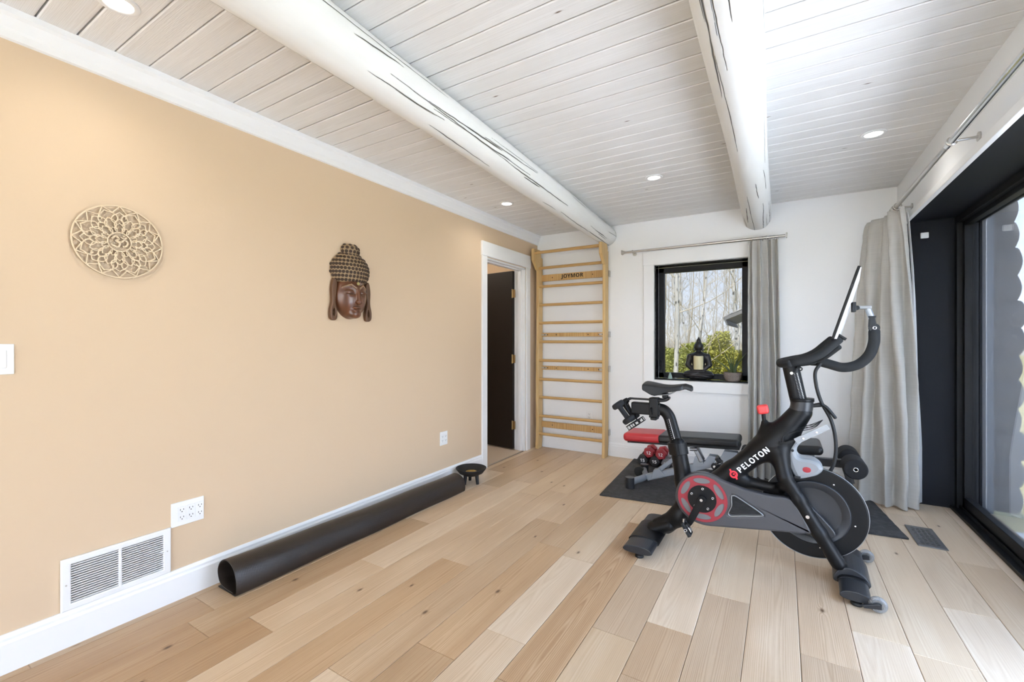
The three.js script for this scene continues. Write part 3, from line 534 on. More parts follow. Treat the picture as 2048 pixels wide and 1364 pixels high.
// ---------------------------------------------------------------- electrical plates and grille on the peach wall (local x to the viewer's right, z off the wall)
const duplex = (o, x, y, tall) => {
  mesh('socket', box(0.034, tall, 0.004, x, y, 0.0065, 0.0015), M.plate, o);
  const h = []; for (const dy of [tall * 0.26, -tall * 0.26]) h.push(box(0.0022, 0.008, 0.001, x - 0.0065, y + dy + 0.002, 0.0086), box(0.0022, 0.0065, 0.001, x + 0.0065, y + dy + 0.002, 0.0086), at(new THREE.CylinderGeometry(0.0024, 0.0024, 0.001, 8).rotateX(Math.PI / 2), x, y + dy - 0.008, 0.0086));
  mesh('socket_slots', h, M.darkHole, o);
};
{
  let o = thing('light_switch', 'white rocker light switch at the left edge of the peach wall', 'light switch', [XL, 1.153, -0.411], Math.PI / 2);
  mesh('plate', box(0.072, 0.112, 0.006, 0, 0, 0.003, 0.002), M.plate, o); mesh('rocker', box(0.033, 0.066, 0.006, 0, 0, 0.007, 0.002), M.plate, o);
  o = thing('electrical_outlet', 'wide white three-gang outlet above the air grille', 'outlet', [XL, 0.400, -1.012], Math.PI / 2);
  mesh('plate', box(0.138, 0.113, 0.006, 0, 0, 0.003, 0.002), M.plate, o); duplex(o, -0.026, 0, 0.067); duplex(o, 0.012, 0, 0.067); duplex(o, 0.050, 0, 0.067);
  o = thing('electrical_outlet', 'small white outlet on the peach wall near the doorway', 'outlet', [XL, 0.400, -2.90], Math.PI / 2);
  mesh('plate', box(0.095, 0.113, 0.006, 0, 0, 0.003, 0.002), M.plate, o); duplex(o, -0.02, 0, 0.067); duplex(o, 0.022, 0, 0.067);
  o = thing('electrical_outlet', 'white outlet on the end wall behind the wooden wall bars', 'outlet', [-1.80, 0.405, ZB], 0);
  mesh('plate', box(0.072, 0.113, 0.006, 0, 0, 0.003, 0.002), M.plate, o); duplex(o, 0, 0, 0.067);
  o = thing('return_air_grille', 'white louvred return air grille just above the baseboard', 'air vent', [XL, 0.247, -0.755], Math.PI / 2);
  const W = 0.37, H = 0.207;
  mesh('duct', [span(-0.161, -0.159, -0.085, 0.085, -0.30, -0.001), span(0.159, 0.161, -0.085, 0.085, -0.30, -0.001), span(-0.161, 0.161, -0.085, -0.083, -0.30, -0.001), span(-0.161, 0.161, 0.083, 0.085, -0.30, -0.001), span(-0.161, 0.161, -0.085, 0.085, -0.302, -0.30)], M.steelDuct, o);
  mesh('frame', prism([[-W / 2, -H / 2], [W / 2, -H / 2], [W / 2, H / 2], [-W / 2, H / 2]], 0.014, 0.004, [[[-0.155, -0.078], [-0.155, 0.078], [-0.006, 0.078], [-0.006, -0.078]], [[0.006, -0.078], [0.006, 0.078], [0.155, 0.078], [0.155, -0.078]]]).translate(0, 0, 0.007), M.plate, o);
  const slat = new THREE.BoxGeometry(0.150, 0.0034, 0.010); slat.rotateX(0.02);
  for (const x of [-0.0805, 0.0805]) for (let i = 0; i < 16; i++) { const m = mesh('slat', slat, M.plate, o); m.position.set(x, -0.0725 + i * 0.0097, 0.0075); }
  for (const x of [-0.170, 0.170]) mesh('screw', at(new THREE.CylinderGeometry(0.003, 0.003, 0.002, 10).rotateX(Math.PI / 2), x, 0, 0.0145), M.nickel, o);
  mesh('damper_lever', box(0.012, 0.008, 0.008, 0.150, 0.006, 0.012, 0.002), M.plate, o);
}
// ---------------------------------------------------------------- rolled mat and bowl by the baseboard
{
  const th = 0.006, path = smoothPts([[0.012, 0.0035], [0.08, 0.0035], [0.135, 0.0035], [0.172, 0.004], [0.183, 0.022], [0.182, 0.070], [0.165, 0.118], [0.125, 0.147], [0.075, 0.150], [0.030, 0.125], [0.008, 0.080], [0.020, 0.040], [0.05, 0.020], [0.10, 0.013], [0.15, 0.012]].map(([x, y]) => [x, y + 0.0005]), 110);
  const left = [], right = [];
  path.forEach((p, i) => { const a = path[Math.max(0, i - 1)], b = path[Math.min(path.length - 1, i + 1)], L = Math.hypot(b[0] - a[0], b[1] - a[1]), nx = -(b[1] - a[1]) / L, ny = (b[0] - a[0]) / L; left.push([p[0] + nx * th / 2, Math.max(0.0008, p[1] + ny * th / 2)]); right.push([p[0] - nx * th / 2, Math.max(0.0006, p[1] - ny * th / 2)]); });
  const len = 1.75, N = 44, P = [], U = [], I = [], add = (line, flip, off) => {
    const base = P.length / 3; let s = 0;
    for (let i = 0; i < line.length; i++) { if (i) s += Math.hypot(line[i][0] - line[i - 1][0], line[i][1] - line[i - 1][1]); for (let j = 0; j <= N; j++) { const z = -len * j / N, sag = 1 - 0.06 * Math.sin(j / N * 3.1) - 0.12 * (j / N); P.push(line[i][0] + 0.004 * Math.sin(j * 0.35), line[i][1] * (line[i][1] > 0.03 ? sag : 1), z); U.push(s / 0.12, z / 0.12); } }
    for (let i = 0; i < line.length - 1; i++) for (let j = 0; j < N; j++) { const a = base + i * (N + 1) + j, b = a + N + 1; flip ? I.push(a, a + 1, b, b, a + 1, b + 1) : I.push(a, b, a + 1, b, b + 1, a + 1); }
    return base;
  };
  const A = add(left, true), B = add(right, false);
  for (const j of [0, N]) for (let i = 0; i < left.length - 1; i++) { const a = A + i * (N + 1) + j, b = a + N + 1, c = B + i * (N + 1) + j, d = c + N + 1; I.push(a, b, c, c, b, d); }
  const g = new THREE.BufferGeometry(); g.setAttribute('position', new THREE.Float32BufferAttribute(P, 3)); g.setAttribute('uv', new THREE.Float32BufferAttribute(U, 2)); g.setIndex(I); g.computeVertexNormals();
  const m = M.yoga.clone(); m.side = THREE.DoubleSide;
  const r = single('rolled_exercise_mat', g, m, 'long black dimpled exercise mat rolled up along the baseboard', 'exercise mat'); r.position.set(-2.400, 0.0005, -1.122); r.rotation.y = -0.012;
  const o = thing('footed_bowl', 'black three-legged iron bowl on the floor past the rolled mat', 'bowl', [-2.288, 0, -3.080]); o.scale.set(1.02, 0.93, 1.02);
  mesh('basin', lathe([[0, 0.086], [0.05, 0.088], [0.095, 0.105], [0.122, 0.138], [0.125, 0.142], [0.129, 0.140], [0.126, 0.132], [0.100, 0.096], [0.06, 0.074], [0, 0.070]], 48), M.iron, o);
  for (let i = 0; i < 3; i++) { const a = [0.05, 1.80, 3.93][i]; mesh('leg', rod([0.070 * Math.cos(a), 0, 0.070 * Math.sin(a)], [0.060 * Math.cos(a), 0.09, 0.060 * Math.sin(a)], 0.012, 0.017), M.iron, o); }
  const d = single('gold_disc', [at(lathe([[0, 0.006], [0.030, 0.006], [0.034, 0.008], [0.036, 0.004], [0.033, 0], [0, 0]], 32), 0, 0, 0), ...Array.from({ length: 9 }, (_, i) => ball(0.005, 0.02 * Math.cos(i * 0.7), 0.007, 0.02 * Math.sin(i * 0.7), 1, 0.6, 1, 8))], M.gold, 'small round gold disc lying in the black footed bowl', 'ornament'); d.position.set(-2.288, 0.082, -3.080); d.scale.set(1.35, 2.2, 1.35);
}
// ---------------------------------------------------------------- wall bars
{
  const o = thing('wall_bars', 'tall pale pine wall bars standing against the white end wall', 'wall bars', [-1.985, 0, ZB]);
  const pv = (g) => { const p = uvm(g, 1), u = p.attributes.uv; for (let i = 0; i < u.count; i++) u.setXY(i, u.getX(i) * 3.1, u.getY(i) * 0.5); return p; };
  for (const s of [-1, 1]) {
    const x = s * 0.392;
    mesh('upright', pv(span(x - 0.016, x + 0.016, 1.12, 2.17, 0.03, 0.125, 0.003)), M.pine, o);
    mesh('upright', pv(merge([span(x - 0.0165, x + 0.0165, 0.12, 1.125, 0.03, 0.138, 0.003), at(prism([[0.05, 0], [0.15, 0], [0.138, 0.13], [0.03, 0.13]], 0.033, 0.002).rotateY(-Math.PI / 2), x, 0, 0)])), M.pine, o);
    mesh('top_bracket', pv(at(prism([[0.06, 2.03], [0.128, 2.02], [0.15, 2.03], [0.235, 2.12], [0.24, 2.25], [0.09, 2.255], [0.06, 2.2]], 0.034, 0.003).rotateY(-Math.PI / 2), x + s * 0.002, 0, 0)), M.pine, o);
    for (const y of [0.25, 0.925, 1.29, 1.935]) mesh('wall_clip', [span(x + s * 0.016, x + s * 0.030, y - 0.03, y + 0.03, 0.0, 0.045)], M.nickel, o);
  }
  for (const y of [2.047, 1.837, 1.628, 1.424, 1.211, 1.0, 0.786, 0.582, 0.370, 0.167]) mesh('rung', at(new THREE.CylinderGeometry(0.0155, 0.0155, 0.79, 18).scale(1, 1, 1.15).rotateZ(Math.PI / 2), 0, y, 0.105), M.pineDark, o);
  mesh('rung', at(new THREE.CylinderGeometry(0.0165, 0.0165, 0.79, 18).rotateZ(Math.PI / 2), 0, 2.205, 0.205), M.pineDark, o);
  for (const [y, h] of [[1.938, 0.075], [0.268, 0.068], [1.291, 0.044], [0.915, 0.044]]) {
    const b = mesh('crossboard', pv(span(-0.377, 0.377, y - h / 2, y + h / 2, 0.035, 0.055, 0.003)), M.pineDark, o);
    const holes = h > 0.06 ? [-0.24, 0.24] : [-0.335, -0.30, -0.19, 0.19, 0.31, 0.35];
    for (const x of holes) mesh('screw_hole', at(new THREE.CylinderGeometry(0.006, 0.006, 0.0012, 10).rotateX(Math.PI / 2), x, y, h > 0.06 ? 0.0552 : 0.0566), M.darkHole, b);
    if (h < 0.06) for (const s of [-1, 1]) mesh('metal_strap', span(s * 0.345 - 0.032, s * 0.345 + 0.032, y - 0.012, y + 0.012, 0.0551, 0.0565), M.nickel, b);
    if (y > 1.9) mesh('lettering', letters('JOYMOR', 0.042, 0.0012).scale(1.12, 1, 1).translate(0, y, 0.0553), M.darkHole, b);
  }
}
// ---------------------------------------------------------------- curtain rods and curtains
function curtain(name, label, top, bottom, yTop, yBot, folds, amp, group) {
  // top and bottom: plan lines [[x, z], ...] the cloth follows
  const ct = new THREE.CatmullRomCurve3(top.map(([x, z]) => V(x, 0, z))), cb = new THREE.CatmullRomCurve3(bottom.map(([x, z]) => V(x, 0, z)));
  return single(name, sheet((u, v) => {
    const k = Math.pow(v, 0.55), uu = Math.min(1, Math.max(0, u + 0.018 * Math.sin(u * 23 + v * 3) )), a = ct.getPoint(uu), b = cb.getPoint(uu), ta = ct.getTangent(uu), tb = cb.getTangent(uu), p = a.clone().lerp(b, k), t = ta.lerp(tb, k).normalize();
    const ph = u * folds * 2 * Math.PI + 0.9 * Math.sin(u * 5 + v * 1.7) + 0.5 * Math.sin(v * 6 + u * 9), pinch = v < 0.04 ? 0.75 + v * 6 : 1;
    const w = (amp * (0.8 + 0.4 * k) * (0.7 + 0.5 * noise(u * 7 + 3, v * 2)) * pinch) * Math.sin(ph) + 0.004 * Math.sin(v * 40 + u * 30) * k + 0.010 * (fbm(u * 14, v * 30, 2) - 0.5);
    return [p.x - t.z * w, yTop + (yBot - yTop) * v + (v > 0.97 ? 0.006 * Math.sin(u * 40) : 0), p.z + t.x * w];
  }, 170, 90), M.curtain, label, 'curtain', group);
}
{
  let o = thing('curtain_rod', 'thin nickel curtain rod above the square window', 'curtain rod', [0, 2.13, -4.50]);
  mesh('rod', rod([-1.40, 0, 0], [-0.62, 0, 0], 0.0105), M.nickel, o); mesh('rod', rod([-0.64, 0, 0], [0.02, 0, 0], 0.0125), M.nickel, o);
  mesh('finial', [box(0.012, 0.045, 0.045, -1.412, 0, 0, 0.003), rod([-1.41, 0, 0], [-1.39, 0, 0], 0.017)], M.nickel, o); mesh('finial', [box(0.012, 0.045, 0.045, 0.03, 0, 0, 0.003)], M.nickel, o);
  for (const x of [-1.305, -0.12]) mesh('bracket', [rod([x, 0, 0], [x, -0.012, ZB + 4.50], 0.006), at(new THREE.CylinderGeometry(0.02, 0.02, 0.006, 16).rotateX(Math.PI / 2), x, -0.012, ZB + 4.50 + 0.003), at(ring(0.0135, 0.004, 18, 8).rotateY(Math.PI / 2), x, 0, 0)], M.nickel, o);
  for (let i = 0; i < 8; i++) mesh('curtain_ring', at(ring(0.019, 0.0022, 20, 6).rotateY(Math.PI / 2 + rr(-0.3, 0.3)), -0.235 + i * 0.029, -0.006, 0), M.nickel, o);
  curtain('curtain', 'taupe grey silk curtain bunched at the right of the square window', [[-0.262, -4.50], [-0.19, -4.475], [-0.11, -4.51], [-0.03, -4.50]], [[-0.262, -4.475], [-0.18, -4.46], [-0.09, -4.50], [-0.005, -4.52]], 2.112, 0.012, 5.5, 0.028, 'taupe silk curtains');
  o = thing('curtain_rod', 'long nickel curtain rod above the patio door', 'curtain rod', [0.68, 2.16, 0]);
  mesh('rod', rod([0, 0, -4.16], [0, 0, -2.9], 0.0135), M.nickel, o); mesh('rod', rod([0, 0, -2.92], [0, 0, -0.35], 0.016), M.chrome, o);
  mesh('finial', [ball(0.021, 0, 0, -4.17)], M.nickel, o); mesh('finial', ball(0.021, 0, 0, -0.34), M.nickel, o);
  for (const z of [-2.86, -0.6, -4.10]) mesh('bracket', [rod([0, 0, z], [0.089, 0, z], 0.006), at(new THREE.CylinderGeometry(0.022, 0.022, 0.007, 18).rotateZ(Math.PI / 2), 0.0915, 0, z), at(ring(0.0185, 0.004, 18, 8), 0, 0, z)], M.nickel, o);
  for (let i = 0; i < 4; i++) mesh('curtain_ring', at(ring(0.022, 0.0025, 20, 6), 0, -0.008, -4.145 + i * 0.045), M.nickel, o);
  curtain('curtain', 'pale grey silk curtain hanging in the corner by the patio door', [[0.575, -4.44], [0.60, -4.33], [0.665, -4.23], [0.655, -4.10], [0.715, -3.99]], [[0.455, -4.40], [0.52, -4.27], [0.63, -4.22], [0.745, -4.20], [0.865, -4.33]], 2.145, 0.012, 4.6, 0.032, 'taupe silk curtains');
  const lc = single('curtain_lining', sheet((u, v) => { const k = Math.pow(v, 0.6), x = 0.728 + 0.012 * u + (0.855 + 0.04 * u - 0.728) * k, z = -3.998 - 0.10 * u + (-4.345 + 3.998 - 0.03 * u) * k; return [x + 0.006 * Math.sin(u * 7 + v * 9), 2.11 - (2.11 - 0.012) * v, z + 0.01 * Math.sin(v * 5)]; }, 10, 60), M.lining, 'white lining edge showing behind the corner curtain', 'curtain lining');
}

// ---------------------------------------------------------------- exercise bike (built along x, the front at +x, z = 0 its middle plane)
{
  const o = thing('exercise_bike', 'black spin exercise bike with red chainring cover and tablet', 'exercise bike', [-0.15, 0, -2.80], 0);
  const k = 0.15, X = (x) => x + k;
  const c = (ax, ay, az, ra, bx, by, bz, rb) => cone(X(ax), ay, az, ra, X(bx), by, bz, rb);
  const prims = [
    [c(-0.556, 0.585, 0, 0.046, -0.517, 0.36, 0, 0.050), 0.01], [c(-0.517, 0.36, 0, 0.050, -0.497, 0.25, 0, 0.056), 0.03], [c(-0.497, 0.25, 0, 0.056, -0.545, 0.140, 0, 0.056), 0.03], [c(-0.545, 0.14, 0, 0.056, -0.625, 0.072, 0, 0.052), 0.03], [c(-0.625, 0.072, 0, 0.052, -0.67, 0.055, 0, 0.045), 0.02],
    [c(-0.42, 0.30, 0, 0.065, -0.25, 0.460, 0, 0.056), 0.05], [c(-0.25, 0.460, 0, 0.054, -0.10, 0.61, 0, 0.060), 0.03], [c(-0.10, 0.61, 0, 0.060, 0.00, 0.700, 0, 0.075), 0.04], [c(0.0, 0.700, 0, 0.072, 0.085, 0.835, 0, 0.054), 0.03],
    [c(-0.035, 0.645, 0, 0.085, -0.015, 0.585, 0, 0.055), 0.04],
    [c(-0.40, 0.34, 0, 0.045, -0.20, 0.412, 0, 0.035), 0.03], [c(-0.20, 0.412, 0, 0.033, -0.02, 0.400, 0, 0.031), 0.03],
    [c(-0.080, 0.715, 0, 0.035, -0.087, 0.765, 0, 0.016), 0.03],
  ];
  for (const s of [1, -1]) {
    const z = s * 0.070;
    prims.push([c(-0.015, 0.60, s * 0.045, 0.046, 0.010, 0.485, z, 0.036), 0.04], [c(0.010, 0.485, z, 0.036, 0.075, 0.375, z, 0.034), 0.02], [c(0.075, 0.375, z, 0.034, 0.165, 0.215, z, 0.034), 0.02], [c(0.165, 0.215, z, 0.034, 0.245, 0.075, z * 0.9, 0.036), 0.02]);
  }
  prims.push([c(-0.02, 0.40, 0, 0.03, 0.0, 0.43, 0.06, 0.022), 0.02], [c(-0.02, 0.40, 0, 0.03, 0.0, 0.43, -0.06, 0.022), 0.02]);
  const F = (x, y, z) => { let d = 9; const zz = z * 1.12; for (const [f, q] of prims) d = smin(d, f(x, y, zz), q); return d; };
  const frame = mesh('frame', sdfMesh(F, [X(-0.74), 0.005, -0.135], [X(0.32), 0.90, 0.135], 0.0085), M.bikeBlack, o);
  // lettering along the main tube
  const t = new THREE.Group(); t.name = 'lettering'; frame.add(t); t.position.set(X(-0.148), 0.548, 0.0555); t.rotation.z = 45 * D2R;
  const skin = (u, v) => { const x = t.position.x + (u - v) * Math.SQRT1_2, y = t.position.y + (u + v) * Math.SQRT1_2; let z = 0.12; while (z > 0 && F(x, y, z) > 0) z -= 0.0008; return z - t.position.z; };
  let pen = -0.098; const word = new THREE.Group(); word.name = 'word'; t.add(word);
  for (const ch of 'PELOTON') { const g = new TextGeometry(ch, { font, size: 0.031, depth: 0.008, curveSegments: 4, bevelEnabled: false }); g.computeBoundingBox(); const w = g.boundingBox.max.x; const m = mesh('letter', g, M.printWhite, word); let top = -1; for (const a of [0.1, 0.5, 0.9]) for (const b of [-0.014, 0, 0.014]) top = Math.max(top, skin(pen + w * a, b)); m.position.set(pen, -0.0155, top + 0.0008 - 0.008); pen += w + 0.0055; }
  mesh('emblem', [at(ring(0.0165, 0.0055, 28, 8).scale(1, 1, 0.4), 0, 0, 0), at(box(0.009, 0.020, 0.004).rotateZ(-0.2), -0.004, 0.024, 0), at(box(0.009, 0.026, 0.004).rotateZ(-0.2), 0.005, -0.018, 0), at(box(0.012, 0.008, 0.004), 0.002, 0.002, 0)].map((g) => g.rotateZ(-15 * D2R)).map((g) => at(g, -0.128, 0.0, skin(-0.128, 0) + 0.0002)), M.printRed, t);
  // seat post, slider, saddle
  const post = new THREE.Group(); post.name = 'seat_post'; o.add(post);
  mesh('tube', sweep([[X(-0.552), 0.56, 0], [X(-0.585), 0.68, 0], [X(-0.610), 0.755, 0], [X(-0.640), 0.785, 0], [X(-0.68), 0.790, 0]], 0.037, 0.026, V(0, 0, 1), 30, 20), M.bikeBlack, post);
  mesh('collar', [at(prism(smoothPts([[-0.058, 0], [0, -0.048], [0.058, 0], [0, 0.048]], 32, true), 0.075, 0.004).rotateX(Math.PI / 2).rotateZ(0.17), X(-0.553), 0.557, 0)], M.bikeBlack, post);
  const ticks = []; for (let i = 0; i < 26; i++) { const f = i / 25, x = X(-0.600 + 0.040 * f), y = 0.735 - 0.145 * f; ticks.push(at(new THREE.CylinderGeometry(0.0022, 0.0022, 0.001, 8).rotateX(Math.PI / 2), x, y, 0.0262)); if (i % 2) ticks.push(box(0.004, 0.0012, 0.001, x - 0.013, y, 0.0255)); }
  mesh('height_scale', ticks, M.printWhite, post);
  mesh('slider_tube', [span(X(-0.838), X(-0.655), 0.750, 0.825, -0.026, 0.026, 0.008)], M.bikeBlack, post);
  mesh('slider_clamp', [span(X(-0.722), X(-0.668), 0.735, 0.862, -0.034, 0.034, 0.006), rod([X(-0.70), 0.735, 0.02], [X(-0.705), 0.80, 0.045], 0.006), span(X(-0.712), X(-0.672), 0.722, 0.742, -0.03, 0.045, 0.008)], M.bikeBlack, post);
  mesh('slider_rail', [span(X(-0.860), X(-0.70), 0.842, 0.850, 0.010, 0.022), span(X(-0.860), X(-0.70), 0.842, 0.850, -0.022, -0.010)], M.bikeBlack, post);
  mesh('saddle_bracket', [prism(smoothPts([[-0.669, 0.858], [-0.64, 0.858], [-0.608, 0.872], [-0.600, 0.862], [-0.612, 0.846], [-0.64, 0.838], [-0.669, 0.837]].map(([x, y]) => [X(x), y]), 30, true), 0.044, 0.005), span(X(-0.645), X(-0.612), 0.862, 0.895, -0.02, 0.02, 0.006)], M.bikeBlack, post);
  const sad = [], sp = (x) => (x + 0.755) / 0.293;
  const saddleF = (x, y, z) => { const u = Math.min(1, Math.max(0, sp(x - k))), w = 0.082 * Math.pow(1 - Math.min(1, u * 1.25), 0.8) + 0.020 * (1 - u * 0.3), wing = Math.abs(z) / w, topY = 0.956 + 0.008 * Math.cos(u * 6.2) - 0.014 * wing * wing - (u > 0.85 ? (u - 0.85) * 0.12 : 0), th = 0.033 + 0.034 * Math.exp(-((u - 0.24) ** 2) / 0.03) * (0.4 + 0.6 * Math.min(1, wing)), yc = topY - th / 2;
    const ex = Math.max(x - k + 0.466, -0.748 - (x - k)) ; return Math.hypot(Math.max(0, Math.abs(z) - w + 0.010), Math.max(0, Math.abs(y - yc) - th / 2 + 0.010), Math.max(0, ex + 0.008)) - 0.010; };
  const saddle = mesh('saddle', sdfMesh(saddleF, [X(-0.78), 0.87, -0.12], [X(-0.44), 0.99, 0.12], 0.005), M.vinyl, o);
  mesh('saddle_rail', [0.022, -0.022].map((z) => sweep([[X(-0.69), 0.905, z * 1.4], [X(-0.672), 0.884, z], [X(-0.64), 0.884, z], [X(-0.595), 0.892, z], [X(-0.545), 0.926, z * 0.5]], 0.0038, 0.0038, V(0, 0, 1), 24, 8)), M.steel, saddle);
  // weight holder behind the saddle
  const hold = new THREE.Group(); hold.name = 'weight_holder'; o.add(hold);
  for (const z of [0.055, -0.055]) {
    const a = V(X(-0.912), 0.815, z), b = V(X(-0.835), 0.715, z), d = b.clone().sub(a).normalize();
    const cup = (q) => { const p = a.clone().addScaledVector(d, q), c2 = []; c2.push(at(ring(0.046, 0.0028, 28, 6).applyQuaternion(new THREE.Quaternion().setFromUnitVectors(V(0, 0, 1), d)), p.x, p.y, p.z)); return c2; };
    const side = d.clone().cross(V(0, 0, 1)).normalize();
    const w = [...cup(0.150), ...cup(0.176)];
    for (let i = 0; i < 9; i++) { const an = i * 0.7, off = side.clone().multiplyScalar(Math.cos(an) * 0.046).addScaledVector(V(0, 0, 1), Math.sin(an) * 0.046); w.push(rod(a.clone().addScaledVector(d, 0.150).add(off), a.clone().addScaledVector(d, 0.178).add(off), 0.002, 0.002, 6)); }
    mesh('wire_cup', w, M.bikeBlack, hold);
  }
  mesh('holder_arm', [sweep([[X(-0.84), 0.845, 0.02], [X(-0.875), 0.82, 0.03], [X(-0.85), 0.76, 0.03]], 0.004, 0.004, V(0, 0, 1), 12, 8), sweep([[X(-0.84), 0.845, -0.02], [X(-0.875), 0.82, -0.03], [X(-0.85), 0.76, -0.03]], 0.004, 0.004, V(0, 0, 1), 12, 8), rod([X(-0.80), 0.705, 0.055], [X(-0.80), 0.705, -0.055], 0.004), rod([X(-0.80), 0.705, 0.02], [X(-0.82), 0.76, 0.0], 0.004)], M.bikeBlack, hold);
  // rear and front stabilisers
  const foot = (x, name, zc, half, wide, turn) => {
    const g = new THREE.Group(); g.name = name; o.add(g); g.position.set(X(x), 0, zc); g.rotation.y = turn;
    const sec = smoothPts([[-0.062, 0.042], [-0.045, 0.062], [0, 0.069], [0.045, 0.062], [0.062, 0.042], [0.045, 0.029], [0, 0.025], [-0.045, 0.029]].map(([a, b]) => [a * wide, b]), 40, true);
    mesh('bar', prism(sec, half * 2, 0.003), M.bikeSatin, g);
    mesh('sleeve', prism(sec.map(([a, b]) => [a * 1.08, (b - 0.046) * 1.17 + 0.0475]), 0.27, 0.004), M.bikeBlack, g);
    for (const z of [-half + 0.03, half - 0.03]) mesh('levelling_foot', at(lathe([[0, 0], [0.022, 0], [0.024, 0.006], [0.020, 0.016], [0.010, 0.018], [0.008, 0.035], [0, 0.035]], 24), 0.006, 0, z), M.iron, g);
    return g;
  };
  foot(-0.697, 'rear_stabiliser', 0.04, 0.270, 1.32, 0);
  const ff = foot(0.300, 'front_stabiliser', -0.03, 0.275, 0.95, -3 * D2R);
  mesh('foot_socket', [prism(smoothPts([[-0.07, 0.03], [-0.05, 0.085], [0.0, 0.105], [0.06, 0.075], [0.075, 0.03], [0, 0.02]], 30, true), 0.22, 0.006).translate(-0.008, 0, 0)], M.bikeSatin, ff);
  const rs = mesh('foot_socket', [sweep([[X(-0.60), 0.080, 0], [X(-0.65), 0.055, 0], [X(-0.70), 0.030, 0]], 0.046, 0.060, V(0, 0, 1), 12, 20)], M.bikeBlack, o);
  for (const z of [-0.272, 0.272]) {
    const w = new THREE.Group(); w.name = 'transport_wheel'; ff.add(w); w.position.set(0.080, 0.0375, z);
    mesh('tyre', lathe([[0.021, -0.011], [0.028, -0.012], [0.034, -0.007], [0.0355, 0], [0.034, 0.007], [0.028, 0.012], [0.021, 0.011]], 32).rotateX(Math.PI / 2), M.clear, w);
    mesh('hub', [at(new THREE.CylinderGeometry(0.021, 0.021, 0.018, 24).rotateX(Math.PI / 2), 0, 0, 0)], M.steel, w); mesh('axle', [at(new THREE.CylinderGeometry(0.006, 0.006, 0.034, 12).rotateX(Math.PI / 2), 0, 0, 0)], M.chrome, w);
    mesh('wheel_arm', [at(prism([[-0.06, 0.03], [0.0, 0.052], [0.012, 0.05], [0.012, 0.030], [-0.05, 0.018]].map(([a, b]) => [a, b - 0.04]), 0.012, 0.003), 0, 0, Math.sign(z) * 0.018), at(prism([[-0.06, 0.03], [0.0, 0.052], [0.012, 0.05], [0.012, 0.030], [-0.05, 0.018]].map(([a, b]) => [a, b - 0.04]), 0.012, 0.003), 0, 0, -Math.sign(z) * 0.020)], M.bikeSatin, w);
  }
  // belt guard with the red chainring behind smoked plastic
  const outline = smoothPts([[-0.553, 0.290], [-0.530, 0.372], [-0.470, 0.430], [-0.404, 0.449], [-0.345, 0.440], [-0.285, 0.416], [-0.18, 0.388], [-0.07, 0.376], [0.03, 0.376], [0.075, 0.335], [0.125, 0.235], [0.118, 0.205], [-0.07, 0.180], [-0.28, 0.152], [-0.40, 0.140], [-0.48, 0.165], [-0.535, 0.222]].map(([x, y]) => [X(x), y]), 120, true);
  const tri = smoothPts([[-0.243, 0.345], [-0.170, 0.312], [-0.098, 0.268], [-0.104, 0.255], [-0.18, 0.240], [-0.262, 0.228], [-0.247, 0.285]].map(([x, y]) => [X(x), y]), 36, true).reverse();
  const guard = mesh('belt_guard', at(prism(outline, 0.048, 0.012, [tri]), 0, 0, 0.056), M.smoke, o);
  mesh('guard_rim', [sweep([...tri, tri[0]].filter((_, i) => i % 2 === 0).map(([x, y]) => V(x, y, 0.078)), 0.0035, 0.0035, V(0, 0, 1), 60, 8)], M.steel, guard);
  const disc = new THREE.Group(); disc.name = 'chainring_cover'; o.add(disc); disc.position.set(X(-0.402), 0.297, 0.081);
  const shp = new THREE.Shape(); shp.absarc(0, 0, 0.135, 0, Math.PI * 2); for (let i = 0; i < 6; i++) { const a = i * Math.PI / 3 + 0.55, h = new THREE.Path(); h.absellipse(0.104 * Math.cos(a), 0.104 * Math.sin(a), 0.016, 0.046, 0, Math.PI * 2, true, a); shp.holes.push(h); }
  mesh('red_ring', prism(shp, 0.006, 0.001), std([0.30, 0.022, 0.034], 0.4), disc).userData.label = 'dark red ring with oval windows';
  mesh('window_backing', at(new THREE.CylinderGeometry(0.132, 0.132, 0.002, 48).rotateX(Math.PI / 2), 0, 0, -0.001), std([0.16, 0.16, 0.165], 0.35), disc);
  mesh('hub_plate', [at(new THREE.CylinderGeometry(0.078, 0.078, 0.012, 48).rotateX(Math.PI / 2), 0, 0, 0.003)], M.bikeBlack, disc);
  mesh('bolt', Array.from({ length: 5 }, (_, i) => at(ring(0.0055, 0.0018, 14, 6), 0.060 * Math.cos(i * 1.2566 + 0.25), 0.060 * Math.sin(i * 1.2566 + 0.25), 0.0095)), M.chrome, disc);
  // cranks and pedals
  for (const s of [1, -1]) {
    const cr = new THREE.Group(); cr.name = 'crank'; o.add(cr); cr.position.set(X(-0.402), 0.297, s * 0.098); if (s < 0) cr.rotation.z = Math.PI;
    mesh('arm', [at(prism(smoothPts([[0.022, 0.010], [0.0, 0.026], [-0.022, 0.010], [-0.020, -0.05], [-0.016, -0.16], [0, -0.18], [0.016, -0.16], [0.020, -0.05]], 40, true), 0.018, 0.004).rotateZ(-24 * D2R), 0, 0, s * 0.006)], M.bikeBlack, cr);
    mesh('crank_bolt', at(new THREE.CylinderGeometry(0.008, 0.008, 0.004, 16).rotateX(Math.PI / 2), 0, 0, s * 0.016), M.chrome, cr);
    const pd = new THREE.Group(); pd.name = 'pedal'; cr.add(pd); pd.position.set(-0.072, -0.160, s * 0.062); pd.rotation.z = -58 * D2R;
